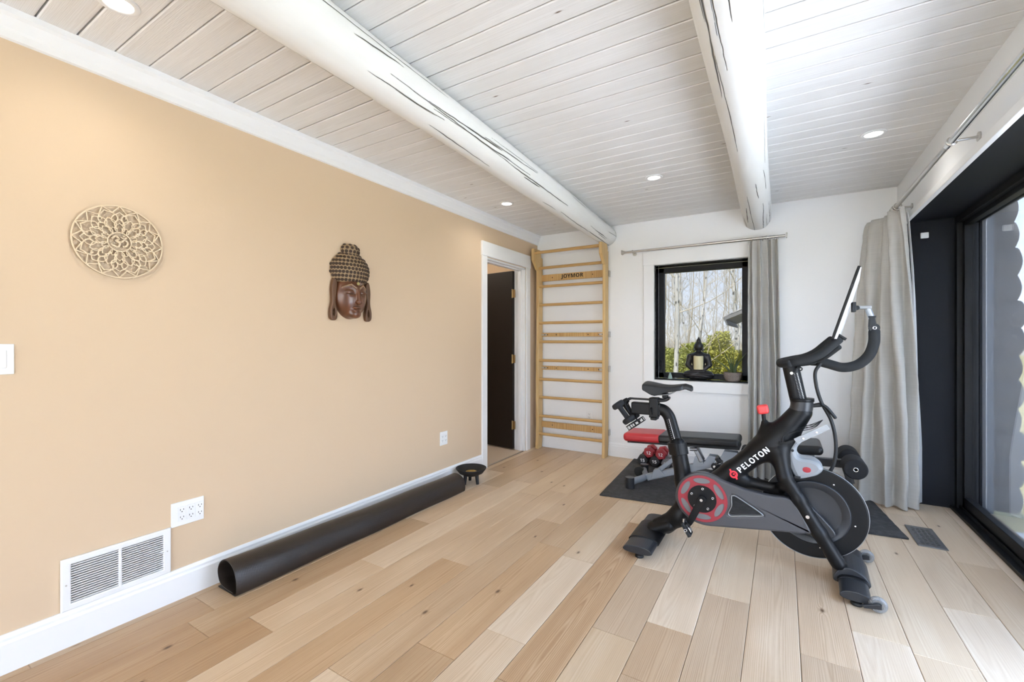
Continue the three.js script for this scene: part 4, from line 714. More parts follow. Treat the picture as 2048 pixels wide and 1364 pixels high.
    mesh('cage', [box(0.085, 0.018, 0.012, 0, 0, -0.035, 0.004), box(0.080, 0.018, 0.012, 0, 0, 0.030, 0.004), box(0.012, 0.02, 0.07, 0.036, 0, 0, 0.004), box(0.012, 0.02, 0.07, -0.036, 0, 0, 0.004), rod([0, 0, -0.055], [0, 0, 0.036], 0.010), box(0.05, 0.026, 0.035, 0, 0.004, 0, 0.006)], M.iron, pd);
    mesh('cleat_plate', [box(0.030, 0.006, 0.04, 0.01, 0.016, 0, 0.002), rod([-0.04, 0.008, 0.02], [-0.056, 0.02, 0.02], 0.004), ring(0.007, 0.002, 14, 6).translate(0.0, 0, 0.038)], M.chrome, pd);
  }
  // flywheel
  const fw = new THREE.Group(); fw.name = 'flywheel'; o.add(fw); fw.position.set(X(0.137), 0.303, -0.004);
  mesh('rim', lathe([[0.165, -0.014], [0.232, -0.016], [0.239, -0.014], [0.242, -0.010], [0.242, 0.010], [0.239, 0.014], [0.232, 0.016], [0.165, 0.014]], 96).rotateX(Math.PI / 2), M.bikeBlack, fw);
  mesh('web', lathe([[0.0, 0.014], [0.030, 0.014], [0.032, 0.006], [0.125, 0.006], [0.130, 0.012], [0.160, 0.022], [0.168, 0.020], [0.168, -0.020], [0.160, -0.022], [0.130, -0.012], [0.125, -0.006], [0.032, -0.006], [0.03, -0.014], [0, -0.014]], 80).rotateX(Math.PI / 2), M.bikeSatin, fw);
  mesh('edge_band', at(ring(0.2415, 0.0018, 96, 6), 0, 0, 0.0125), M.steel, fw);
  mesh('rim_bolt', [0.3, 1.55, 2.8, 4.1, 5.4].map((a) => ball(0.005, 0.186 * Math.cos(a - 0.5), 0.186 * Math.sin(a - 0.5), 0.0155, 1, 1, 0.6, 10)), M.chrome, fw);
  mesh('belt_cover', at(prism(smoothPts([[0.045, 0.375], [0.095, 0.372], [0.14, 0.335], [0.215, 0.255], [0.235, 0.215], [0.205, 0.195], [0.10, 0.200]].map(([x, y]) => [X(x), y]), 50, true), 0.03, 0.006), 0, 0, 0.040), M.bikeSatin, o);
  mesh('fork_bolt', [at(new THREE.CylinderGeometry(0.009, 0.009, 0.006, 16).rotateX(Math.PI / 2), X(0.112), 0.300, 0.094)], M.chrome, o);
  // resistance knob
  const kn = new THREE.Group(); kn.name = 'resistance_knob'; o.add(kn); kn.position.set(X(-0.088), 0.765, 0); kn.rotation.z = 0.10;
  mesh('stem', rod([0, -0.01, 0], [0, 0.045, 0], 0.010), M.bikeBlack, kn); mesh('grip', [at(new RoundedBoxGeometry(0.058, 0.052, 0.050, 3, 0.014).rotateZ(0.1), 0.0, 0.070, 0)], std([0.70, 0.05, 0.05], 0.35), kn).userData.label = 'bright red plastic knob';
  // handlebar post
  const hp = new THREE.Group(); hp.name = 'handlebar_post'; o.add(hp);
  mesh('tube', sweep([[X(0.080), 0.87, 0], [X(0.058), 0.98, 0], [X(0.038), 1.085, 0]], 0.040, 0.027, V(0, 0, 1), 14, 24), M.bikeBlack, hp);
  mesh('head_collar', sweep([[X(0.078), 0.825, 0], [X(0.088), 0.86, 0], [X(0.090), 0.902, 0]], 0.053, 0.047, V(0, 0, 1), 10, 28, false), M.bikeSatin, hp);
  mesh('collar_rim', sweep([[X(0.091), 0.893, 0], [X(0.0905), 0.910, 0]], 0.056, 0.050, V(0, 0, 1), 4, 28, false), M.bikeBlack, hp);
  const tk = []; for (let i = 0; i < 18; i++) { const f = i / 17, x = X(0.068 + 0.030 * f), y = 1.045 - 0.135 * f; tk.push(at(new THREE.CylinderGeometry(0.0024, 0.0024, 0.001, 8).rotateX(Math.PI / 2), x, y, 0.0253 - (x - X(0.06)) * 0.12)); tk.push(box(0.005, 0.0012, 0.001, x - 0.014, y, 0.0270)); }
  mesh('height_scale', tk, M.printWhite, hp);
  mesh('lock_bolt', at(new THREE.CylinderGeometry(0.007, 0.007, 0.004, 14).rotateX(Math.PI / 2), X(0.042), 1.045, 0.0265), M.chrome, hp);
  mesh('clamp_lever', [rod([X(0.138), 0.872, 0], [X(0.182), 0.882, 0], 0.010, 0.013), sweep([[X(0.178), 0.884, 0.01], [X(0.200), 0.868, 0.012], [X(0.236), 0.818, 0.012]], 0.008, 0.012, V(0, 0, 1), 12, 10)], M.iron, hp);
  // handlebar
  const hb = new THREE.Group(); hb.name = 'handlebar'; o.add(hb);
  mesh('cross_bar', [sweep([[X(0.03), 1.105, 0.20], [X(0.0), 1.100, 0.17], [X(-0.010), 1.100, 0.08], [X(-0.010), 1.100, -0.08], [X(0.0), 1.100, -0.17], [X(0.03), 1.105, -0.20]], 0.0195, 0.0195, V(0, 1, 0), 40, 14), sweep([[X(0.01), 1.095, 0], [X(0.07), 1.105, 0], [X(0.14), 1.118, 0]], 0.026, 0.05, V(0, 0, 1), 14, 18)], M.grip, hb);
  for (const s of [1, -1]) mesh('grip', sweep([[X(-0.004), 1.100, s * 0.15], [X(0.045), 1.112, s * 0.196], [X(0.11), 1.128, s * 0.205], [X(0.16), 1.155, s * 0.205], [X(0.205), 1.198, s * 0.20], [X(0.235), 1.228, s * 0.195]], 0.0205, 0.0205, V(0, 0, 1), 40, 14), M.grip, hb);
  mesh('front_grip', [sweep([[X(0.13), 1.115, 0.03], [X(0.18), 1.135, 0.10], [X(0.24), 1.19, 0.13]], 0.014, 0.014, V(0, 0, 1), 24, 12), sweep([[X(0.13), 1.115, -0.03], [X(0.18), 1.135, -0.10], [X(0.24), 1.19, -0.13]], 0.014, 0.014, V(0, 0, 1), 24, 12)], M.grip, hb);
  mesh('cable_clip', [box(0.02, 0.012, 0.014, X(0.075), 1.078, 0.03, 0.004), ring(0.008, 0.003, 16, 8).translate(X(0.082), 1.070, 0.04)], M.iron, hb);
  // tablet on its curved arm
  const arm = new THREE.Group(); arm.name = 'tablet_arm'; o.add(arm);
  mesh('padded_arm', sweep([[X(0.165), 1.112, 0], [X(0.21), 1.098, 0], [X(0.27), 1.082, 0], [X(0.33), 1.098, 0], [X(0.375), 1.145, 0], [X(0.396), 1.21, 0], [X(0.398), 1.268, 0]], 0.0245, 0.0245, V(0, 0, 1), 48, 18), M.grip, arm);
  mesh('arm_root', rod([X(0.13), 1.112, 0], [X(0.175), 1.110, 0], 0.024), M.bikeBlack, arm);
  mesh('pivot', [at(new THREE.CylinderGeometry(0.022, 0.022, 0.034, 20).rotateX(Math.PI / 2), X(0.397), 1.286, 0), at(prism([[-0.018, 0], [0.014, 0], [0.008, 0.04], [0.012, 0.055], [-0.020, 0.055], [-0.016, 0.04]], 0.036, 0.004), X(0.392), 1.292, 0)], M.iron, arm);
  mesh('pivot_bolt', at(ring(0.007, 0.0025, 16, 8), X(0.397), 1.286, 0.018), M.chrome, arm);
  mesh('upper_link', [rod([X(0.388), 1.335, 0], [X(0.372), 1.385, 0], 0.014), box(0.06, 0.018, 0.030, X(0.356), 1.392, 0, 0.004).rotateZ(0)], M.steel, arm);
  mesh('tilt_joint', [at(new THREE.CylinderGeometry(0.012, 0.012, 0.05, 16).rotateX(Math.PI / 2), X(0.325), 1.390, 0), box(0.016, 0.05, 0.06, X(0.314), 1.395, 0, 0.003)], M.iron, arm);
  const tb = new THREE.Group(); tb.name = 'tablet'; o.add(tb); tb.position.set(X(0.287), 1.398, 0.010); tb.rotation.set(0, -6 * D2R, -16.5 * D2R, 'YXZ');
  mesh('bezel', box(0.013, 0.355, 0.545, -0.004, 0, 0, 0.004), M.bikeBlack, tb);
  mesh('screen', box(0.001, 0.315, 0.50, -0.0112, 0.004, 0), std([0.01, 0.01, 0.011], 0.06), tb);
  mesh('back_shell', [at(prism([[-0.174, 0], [0.174, 0], [0.172, 0.005], [0.04, 0.0095], [-0.12, 0.012], [-0.172, 0.010]], 0.543, 0.002).rotateZ(-Math.PI / 2).scale(1, -1, 1), 0.0, 0, 0)].map((g) => { g.computeVertexNormals(); return g; }), std([0.72, 0.71, 0.69], 0.4, 0, { side: THREE.DoubleSide }), tb);
  mesh('cable_plug', [rod([0.005, -0.150, 0.20], [0.045, -0.165, 0.20], 0.007)], M.iron, tb);
  mesh('side_button', box(0.012, 0.02, 0.006, -0.004, 0.08, 0.274, 0.002), M.iron, tb);
  mesh('cable', sweep([[X(0.172), 1.100, 0.02], [X(0.150), 1.058, 0.02], [X(0.153), 0.987, 0.02], [X(0.175), 0.899, 0.01], [X(0.220), 0.799, 0], [X(0.240), 0.690, -0.01], [X(0.238), 0.600, -0.02], [X(0.220), 0.53, -0.03], [X(0.17), 0.47, -0.03]], 0.0085, 0.0085, V(0, 0, 1), 70, 10), M.iron, o);
  // clear accessory tray with loose wires, clear guard over the flywheel
  const tray = new THREE.Group(); tray.name = 'clear_tray'; o.add(tray); tray.position.set(X(0.130), 0.735, 0.03); tray.rotation.z = 33 * D2R;
  mesh('tray_plate', [box(0.17, 0.030, 0.004, 0, 0, 0.062, 0.002), box(0.17, 0.004, 0.13, 0, -0.013, 0, 0.001)], phys([0.55, 0.56, 0.57], { transmission: 0.45, roughness: 0.3, thickness: 0 }), tray);
  mesh('tray_bolt', [-0.045, 0.025].map((x) => at(new THREE.CylinderGeometry(0.005, 0.005, 0.004, 12).rotateX(Math.PI / 2), x, -0.002, 0.066)), M.chrome, tray);
  const wires = []; for (let i = 0; i < 5; i++) wires.push(sweep([[-0.10 + i * 0.012, 0.0, 0.05], [-0.135 - i * 0.006, 0.010 + i * 0.004, 0.055], [-0.12, 0.045, 0.05 - i * 0.008], [-0.05, 0.035 + i * 0.005, 0.04 - i * 0.01], [0.03, 0.018 + 0.008 * (i % 3), 0.03 - i * 0.01], [0.08, 0.030, 0.0]], 0.0017, 0.0017, V(0, 0, 1), 40, 6));
  mesh('wire', wires, M.iron, tray);
  const cl = new THREE.Group(); cl.name = 'sweat_guard'; o.add(cl);
  mesh('guard_shell', [at(prism(smoothPts([[0.070, 0.700], [0.038, 0.665], [0.022, 0.615], [0.030, 0.555], [0.052, 0.495], [0.075, 0.478], [0.115, 0.490], [0.160, 0.512], [0.183, 0.545], [0.168, 0.575], [0.135, 0.592], [0.085, 0.596], [0.068, 0.615], [0.070, 0.650], [0.092, 0.685]].map(([x, y]) => [X(x), y]), 90, true), 0.11, 0.02), 0, 0, -0.005)], phys([0.42, 0.44, 0.46], { transmission: 0.45, roughness: 0.4, thickness: 0 }), cl);
  mesh('red_insert', ball(0.030, X(0.110), 0.535, 0.034, 1.35, 1.05, 0.62), M.redRubber, cl).userData.label = 'red insert seen through the clear guard';
  mesh('guard_bolt', [at(new THREE.CylinderGeometry(0.007, 0.007, 0.004, 14).rotateX(Math.PI / 2), X(0.046), 0.630, 0.052), box(0.03, 0.014, 0.012, X(0.068), 0.488, 0.045, 0.003)], M.iron, cl);
  for (const q of o.children) if (!/stabiliser/.test(q.name)) { q.scale.multiplyScalar(0.972); q.position.multiplyScalar(0.972).add(V(0.0042, 0.034, 0)); }
}
{ // two small weights kept behind the saddle
  const g = thing('hand_weight', 'small black hand weight hanging behind the bike saddle, nearer one', 'hand weight', [0, 0, 0], 0, 'small weights behind the saddle');
  const y0 = lathe([[0, -0.008], [0.030, -0.008], [0.040, 0.0], [0.042, 0.014], [0.036, 0.024], [0.016, 0.028], [0.016, 0.100], [0.036, 0.104], [0.042, 0.114], [0.040, 0.128], [0.030, 0.136], [0, 0.136]], 32);
  mesh('body', y0, M.foam, g);
  mesh('end_ring', [at(ring(0.036, 0.0025, 28, 6).rotateX(Math.PI / 2), 0, 0.1325, 0), at(ring(0.036, 0.0025, 28, 6).rotateX(Math.PI / 2), 0, -0.004, 0)], M.bikeSatin, g);
  const place = (q, z) => { q.position.set(-0.814, 0.722, z); q.rotation.set(0, 0, 37.6 * D2R); };
  place(g, -2.7465);
  place(copy(g, 'small black hand weight hanging behind the bike saddle, farther one'), -2.8535);
}

// ---------------------------------------------------------------- floor mat, floor register
{
  const speck = tex(256, 256, (u, v) => { const n = fbm(u * 20, v * 20, 4), s = noise(u * 256, v * 256); return 0.62 + 0.35 * (n - 0.5) + (s > 0.86 ? 0.22 : 0) - (s < 0.1 ? 0.12 : 0); });
  const bump = tex(256, 256, (u, v) => 0.5 * noise(u * 128, v * 128) + 0.5 * noise(u * 64, v * 64), false);
  speck.repeat.set(2, 2); bump.repeat.set(2, 2);
  const edge = [[-1.232, -3.350], [0.660, -3.588], [0.585, -4.262], [0.56, -4.50], [-1.305, -4.555]];
  const right = []; for (let i = 0; i <= 12; i++) { const t = i / 12; right.push([0.660 + (0.585 - 0.660) * t + (i % 2 ? 0.001 : -0.001), -3.588 + (-4.262 + 3.588) * t]); }
  const pts = [edge[0], [0.662, -3.590], ...right.slice(1, -1), edge[2], edge[3], edge[4]];
  const g = prism(pts.map(([x, z]) => [x, -z]), 0.0115, 0.002); g.rotateX(-Math.PI / 2);
  single('gym_floor_mat', uvm(at(g, 0, 0.0063, 0), 1), std([0.115, 0.116, 0.122], 0.75, 0, { map: speck, bumpMap: bump, bumpScale: 0.0012 }), 'dark grey rubber floor mat under the weight bench', 'floor mat');
  const o = thing('floor_register', 'grey metal floor register with scrollwork beside the patio door', 'floor vent', [0.757, 0, -3.690]);
  const W = 0.135, L = 0.345, s = new THREE.Shape(); s.moveTo(-W / 2, -L / 2); s.lineTo(W / 2, -L / 2); s.lineTo(W / 2, L / 2); s.lineTo(-W / 2, L / 2); s.closePath();
  for (let j = 0; j < 11; j++) for (let i = 0; i < 4; i++) { const h = new THREE.Path(), x = -0.0375 + i * 0.024, y = -0.125 + j * 0.025, a = ((i + j) % 2 ? 0.75 : -0.75); h.absellipse(x, y, 0.0118, 0.0062, 0, Math.PI * 2, true, a); s.holes.push(h); }
  mesh('scroll_plate', at(prism(s, 0.006, 0.001).rotateX(-Math.PI / 2), 0, 0.0034, 0), std([0.22, 0.215, 0.21], 0.45, 0.7), o);
  mesh('duct', [span(-0.057, -0.0555, -0.26, -0.0005, -0.155, 0.155), span(0.0535, 0.055, -0.26, -0.0005, -0.155, 0.155), span(-0.057, 0.055, -0.26, -0.0005, -0.1565, -0.155), span(-0.057, 0.055, -0.26, -0.0005, 0.155, 0.1565), span(-0.057, 0.055, -0.262, -0.26, -0.1565, 0.1565)], M.steelDuct, o);
}
// ---------------------------------------------------------------- weight bench (along x; z = 0 its middle)
{
  const o = thing('weight_bench', 'adjustable weight bench with red and black pads on the rubber mat', 'weight bench', [0, 0.012, -3.85], 0);
  const pad = (x0, x1, y0, y1, z0, z1, name, m) => mesh(name, box(x1 - x0, y1 - y0, z1 - z0, (x0 + x1) / 2, (y0 + y1) / 2, (z0 + z1) / 2, 0.028), m, o);
  const back = new THREE.Group(); back.name = 'back_pad'; o.add(back); back.rotation.z = 0.05; back.position.y = 0.045;
  mesh('headrest', new RoundedBoxGeometry(0.31, 0.072, 0.29, 4, 0.030).translate(-0.985, 0.405, 0), M.redVinyl, back).userData.label = 'red vinyl headrest section';
  mesh('cushion', new RoundedBoxGeometry(0.60, 0.062, 0.29, 4, 0.024).translate(-0.555, 0.405, 0), M.vinyl, back);
  mesh('pad_board', span(-1.115, -0.26, 0.352, 0.374, -0.10, 0.10, 0.003), M.iron, back);
  mesh('seat_pad', [at(new RoundedBoxGeometry(0.44, 0.065, 0.34, 4, 0.030).rotateZ(0.07), 0.02, 0.440, 0)], M.vinyl, o);
  const fr = new THREE.Group(); fr.name = 'frame'; o.add(fr);
  const bar = (a, b, w, h) => { const d = V(...b).sub(V(...a)), L = d.length(); const g = new RoundedBoxGeometry(L, h, w, 2, 0.006); g.applyQuaternion(new THREE.Quaternion().setFromUnitVectors(V(1, 0, 0), d.normalize())); return at(g, (a[0] + b[0]) / 2, (a[1] + b[1]) / 2, (a[2] + b[2]) / 2); };
  mesh('main_rail', [bar([-0.99, 0.042, 0], [-0.62, 0.185, 0], 0.05, 0.055), bar([-0.66, 0.165, 0], [-0.20, 0.345, 0], 0.05, 0.06), bar([-0.24, 0.33, 0], [0.20, 0.36, 0], 0.05, 0.05)], M.silver, fr);
  mesh('strut', [bar([-0.915, 0.095, 0], [-0.765, 0.235, 0.0], 0.036, 0.036), bar([-0.765, 0.235, 0], [-0.70, 0.352, 0], 0.03, 0.03)], M.silver, fr);
  mesh('gusset', [at(prism([[-0.955, 0.035], [-0.83, 0.085], [-0.88, 0.135], [-0.93, 0.12]], 0.062, 0.004), 0, 0, 0)], M.silver, fr);
  mesh('ladder_plate', [0.036, -0.036].map((z) => at(prism([[-0.62, 0.20], [-0.60, 0.285], [-0.555, 0.275], [-0.535, 0.235], [-0.50, 0.30], [-0.44, 0.30], [-0.43, 0.265], [-0.39, 0.35], [-0.30, 0.35], [-0.28, 0.31], [-0.47, 0.21]], 0.006, 0.001), 0, 0, z)), M.silver, fr);
  mesh('adjust_arm', [bar([-0.60, 0.345, 0.04], [-0.55, 0.245, 0.04], 0.02, 0.03), bar([-0.60, 0.345, -0.04], [-0.55, 0.245, -0.04], 0.02, 0.03), rod([-0.635, 0.34, 0.06], [-0.58, 0.345, 0.06], 0.014), rod([-0.60, 0.345, -0.07], [-0.60, 0.345, 0.07], 0.010)], M.steel, fr);
  for (const [px, py] of [[-0.455, 0.225], [-0.245, 0.375]]) { mesh('pivot', rod([px, py, -0.06], [px, py, 0.06], 0.025), M.iron, fr); mesh('pivot_bolt', rod([px, py, 0.06], [px, py, 0.064], 0.010), M.chrome, fr); }
  mesh('shield', [at(prism([[-0.62, 0.10], [-0.44, 0.20], [-0.36, 0.24], [-0.36, 0.16], [-0.50, 0.08]], 0.05, 0.004), 0, 0, 0)], M.iron, fr);
  mesh('front_foot', [sweep([[-1.065, 0.045, 0.225], [-1.055, 0.042, 0.16], [-1.02, 0.042, 0.06], [-1.01, 0.042, 0], [-1.02, 0.042, -0.06], [-1.055, 0.042, -0.16], [-1.075, 0.045, -0.225]], 0.024, 0.028, V(0, 1, 0), 40, 14)], M.silver, fr);
  for (const z of [0.225, -0.225]) mesh('foot_cap', at(new THREE.CylinderGeometry(0.036, 0.036, 0.088, 24), -1.072, 0.0445, z), M.bikeSatin, fr);
  mesh('transport_wheel', [rod([-1.09, 0.045, -0.11], [-1.09, 0.045, -0.14], 0.044, 0.044, 28)], M.iron, fr);
  mesh('rear_leg', [bar([0.16, 0.36, 0], [0.22, 0.06, 0], 0.05, 0.05), bar([0.225, 0.04, -0.24], [0.225, 0.04, 0.24], 0.05, 0.05)], M.silver, fr);
  for (const z of [0.24, -0.24]) mesh('foot_cap', box(0.062, 0.070, 0.04, 0.225, 0.036, z, 0.008), M.bikeSatin, fr);
  const leg = new THREE.Group(); leg.name = 'leg_hook'; o.add(leg);
  mesh('beam', [bar([0.16, 0.345, 0], [0.375, 0.355, 0], 0.05, 0.055), bar([0.365, 0.37, 0], [0.405, 0.22, 0], 0.04, 0.045), rod([0.405, 0.375, -0.21], [0.405, 0.375, 0.21], 0.012), rod([0.40, 0.225, -0.14], [0.40, 0.225, 0.14], 0.012)], M.bikeSatin, leg);
  for (const z of [0.155, -0.155]) { const rl = mesh('foam_roller', at(lathe([[0.013, -0.085], [0.058, -0.085], [0.066, -0.077], [0.066, 0.077], [0.058, 0.085], [0.013, 0.085]], 36).rotateX(Math.PI / 2), 0.405, 0.375, z), M.foam, leg); mesh('roller_end', at(ring(0.012, 0.0035, 18, 8), 0.405, 0.375, z + 0.0865), M.chrome, rl); }
}
// ---------------------------------------------------------------- hex dumbbells
{
  const db = (r, len, m, txt, label, x, y, z, turn, roll = 0) => {
    const o = thing('dumbbell', label, 'dumbbell', [x, y, z], turn, 'hex dumbbells piled beside the bench');
    const hex = Array.from({ length: 6 }, (_, i) => [r * Math.cos(i * Math.PI / 3 + roll), r * Math.sin(i * Math.PI / 3 + roll)]);
    const hl = len * 0.34;
    mesh('handle', rod([0, 0, -len / 2 + hl * 0.7], [0, 0, len / 2 - hl * 0.7], r * 0.48), m, o);
    for (const s of [1, -1]) { const h = mesh('head', at(prism(hex, hl, 0.010), 0, 0, s * (len / 2 - hl / 2)), m, o); mesh('number', letters(txt, r * 0.56, 0.0014).rotateY(s > 0 ? 0 : Math.PI).translate(0, 0, s * (len / 2 + 0.0002)), M.printWhite, h); }
  };
  const blackR = std([0.018, 0.018, 0.020], 0.55), greyR = std([0.20, 0.20, 0.21], 0.55), rw = 0.0545, f = rw * 0.866, y = 0.0122 + f;
  db(rw, 0.20, blackR, '15', 'black hex dumbbell marked 15 at the left end of the pile', -1.168, y, -4.452, 0.03);
  db(rw, 0.20, blackR, '15', 'black hex dumbbell marked 15 next to the grey ones', -1.055, y, -4.452, 0.03);
  db(0.0475, 0.185, greyR, '10', 'grey hex dumbbell marked 10 beside the black ones', -0.950, 0.0122 + 0.0475 * 0.866, -4.452, 0.03);
  db(0.0475, 0.185, greyR, '10', 'grey hex dumbbell marked 10 hidden behind the bike post', -0.852, 0.0122 + 0.0475 * 0.866, -4.452, 0.03);
  const up = 0.0122 + rw * 1.73 + 0.030;
  db(0.052, 0.195, M.redRubber, '12', 'red hex dumbbell marked 12 lying on the two black ones', -1.111, up + 0.002, -4.448, 0.04, 0.35);
  db(0.052, 0.195, M.redRubber, '12', 'red hex dumbbell marked 12 lying on black and grey ones', -0.999, up - 0.003, -4.450, 0.04, 0.25);
}
// ---------------------------------------------------------------- things on the window sill
{
  const sy = WY0 + 0.0102, sz = ZB - 0.045;
  const o = thing('seated_figure_statue', 'black seated meditating figure statue on the window sill', 'statue', [-0.700, sy, sz - 0.02]);
  const L = [ell(0, 0.045, 0.01, 0.135, 0.045, 0.060), ell(0.06, 0.055, 0.02, 0.075, 0.032, 0.05), ell(-0.06, 0.055, 0.02, 0.075, 0.032, 0.05), cone(0, 0.10, -0.01, 0.055, 0, 0.215, -0.012, 0.062), ell(0, 0.225, -0.012, 0.085, 0.04, 0.045), cone(0, 0.25, -0.01, 0.022, 0, 0.30, -0.008, 0.022), ell(0, 0.328, -0.004, 0.038, 0.046, 0.040), ell(0, 0.378, -0.008, 0.022, 0.022, 0.022), cone(0, 0.385, -0.008, 0.014, 0, 0.418, -0.008, 0.004),
    ...[1, -1].flatMap((s) => [cone(s * 0.078, 0.225, -0.012, 0.030, s * 0.096, 0.145, 0.0, 0.025), cone(s * 0.096, 0.145, 0.0, 0.025, s * 0.040, 0.090, 0.040, 0.018), cone(s * 0.036, 0.335, -0.006, 0.008, s * 0.038, 0.285, -0.006, 0.009)]), ell(0, 0.085, 0.045, 0.045, 0.016, 0.020)];
  const K = [0.02, 0.02, 0.02, 0.02, 0.02, 0.015, 0.012, 0.012, 0.008, 0.012, 0.01, 0.004, 0.012, 0.01, 0.004, 0.01];
  mesh('body', sdfMesh((x, y, z) => { let d = 9; L.forEach((f, i) => { d = smin(d, f(x, y, z), K[i]); }); d += y < 0.1 ? 0.0022 * Math.sin(y * 240 + 40 * Math.abs(x)) : 0; return Math.max(d, -y + 0.0005); }, [-0.15, -0.006, -0.085], [0.15, 0.43, 0.085], 0.0042), std([0.018, 0.018, 0.020], 0.45), o);
  const cnd = thing('pillar_candle', 'cream pillar candle held in front of the seated statue', 'candle', [-0.690, sy + 0.104, sz + 0.052]);
  mesh('wax', lathe([[0, 0], [0.042, 0], [0.044, 0.003], [0.044, 0.127], [0.040, 0.131], [0.030, 0.126], [0, 0.124]], 32), phys([0.72, 0.66, 0.40], { roughness: 0.6, transmission: 0.12, thickness: 0 }), cnd); mesh('wick', rod([0, 0.122, 0], [0.002, 0.136, 0], 0.0015, 0.0015, 6), M.iron, cnd);
  const p = thing('potted_aloe', 'spiky aloe in a low grey-brown ribbed pot on the sill', 'potted plant', [-0.398, sy, sz]);
  const ribs = new THREE.Vector2(); 
  mesh('pot', lathe([[0, 0], [0.056, 0], [0.064, 0.006], [0.078, 0.05], [0.080, 0.082], [0.077, 0.086], [0.073, 0.082], [0.070, 0.06], [0, 0.06]].map(([x, y]) => [x, y]), 40), std([0.24, 0.20, 0.175], 0.85, 0, { bumpMap: paintBump, bumpScale: 0.004 }), p);
  mesh('soil', at(new THREE.CylinderGeometry(0.071, 0.068, 0.012, 28), 0, 0.068, 0), std([0.05, 0.035, 0.025], 0.95), p);
  const leafM = std([0.055, 0.085, 0.030], 0.5);
  for (const [a, h, out, w] of [[0.1, 0.20, 0.115, 0.015], [3.0, 0.16, 0.20, 0.011], [2.4, 0.21, 0.10, 0.014], [1.2, 0.24, 0.05, 0.014], [4.4, 0.22, 0.05, 0.014], [5.6, 0.17, 0.08, 0.013], [3.4, 0.20, 0.04, 0.012], [0.5, 0.19, 0.07, 0.013], [2.0, 0.15, 0.06, 0.012], [5.0, 0.14, 0.05, 0.011]]) {
    const cx = Math.cos(a), cz = Math.sin(a) * 0.4;
    mesh('leaf', sweep([[0.010 * cx, 0.07, 0.010 * cz], [out * 0.35 * cx, 0.07 + h * 0.45, out * 0.35 * cz], [out * cx, 0.07 + h, out * cz]], (t) => w * (1 - t * 0.93), (t) => w * 0.42 * (1 - t * 0.9), V(-Math.sin(a), 0.05, Math.cos(a)), 14, 8), leafM, p);
  }
  const cr = single('crystal_point', at(new THREE.CylinderGeometry(0.006, 0.026, 0.062, 6, 1), 0, 0.031, 0), phys([0.45, 0.60, 0.56], { roughness: 0.25, transmission: 0.3, thickness: 0.02, ior: 1.5 }), 'small pale green crystal point at the left of the sill', 'crystal'); cr.position.set(-0.963, sy, sz); cr.rotation.y = 0.4;
  const st = thing('smooth_stone', 'flat dark stone lying left of the crystal', 'stone', [-1.01, sy, sz + 0.01]); mesh('pebble', ball(0.018, 0, 0.0075, 0, 1.3, 0.42, 1, 18), std([0.05, 0.045, 0.04], 0.6), st);
}
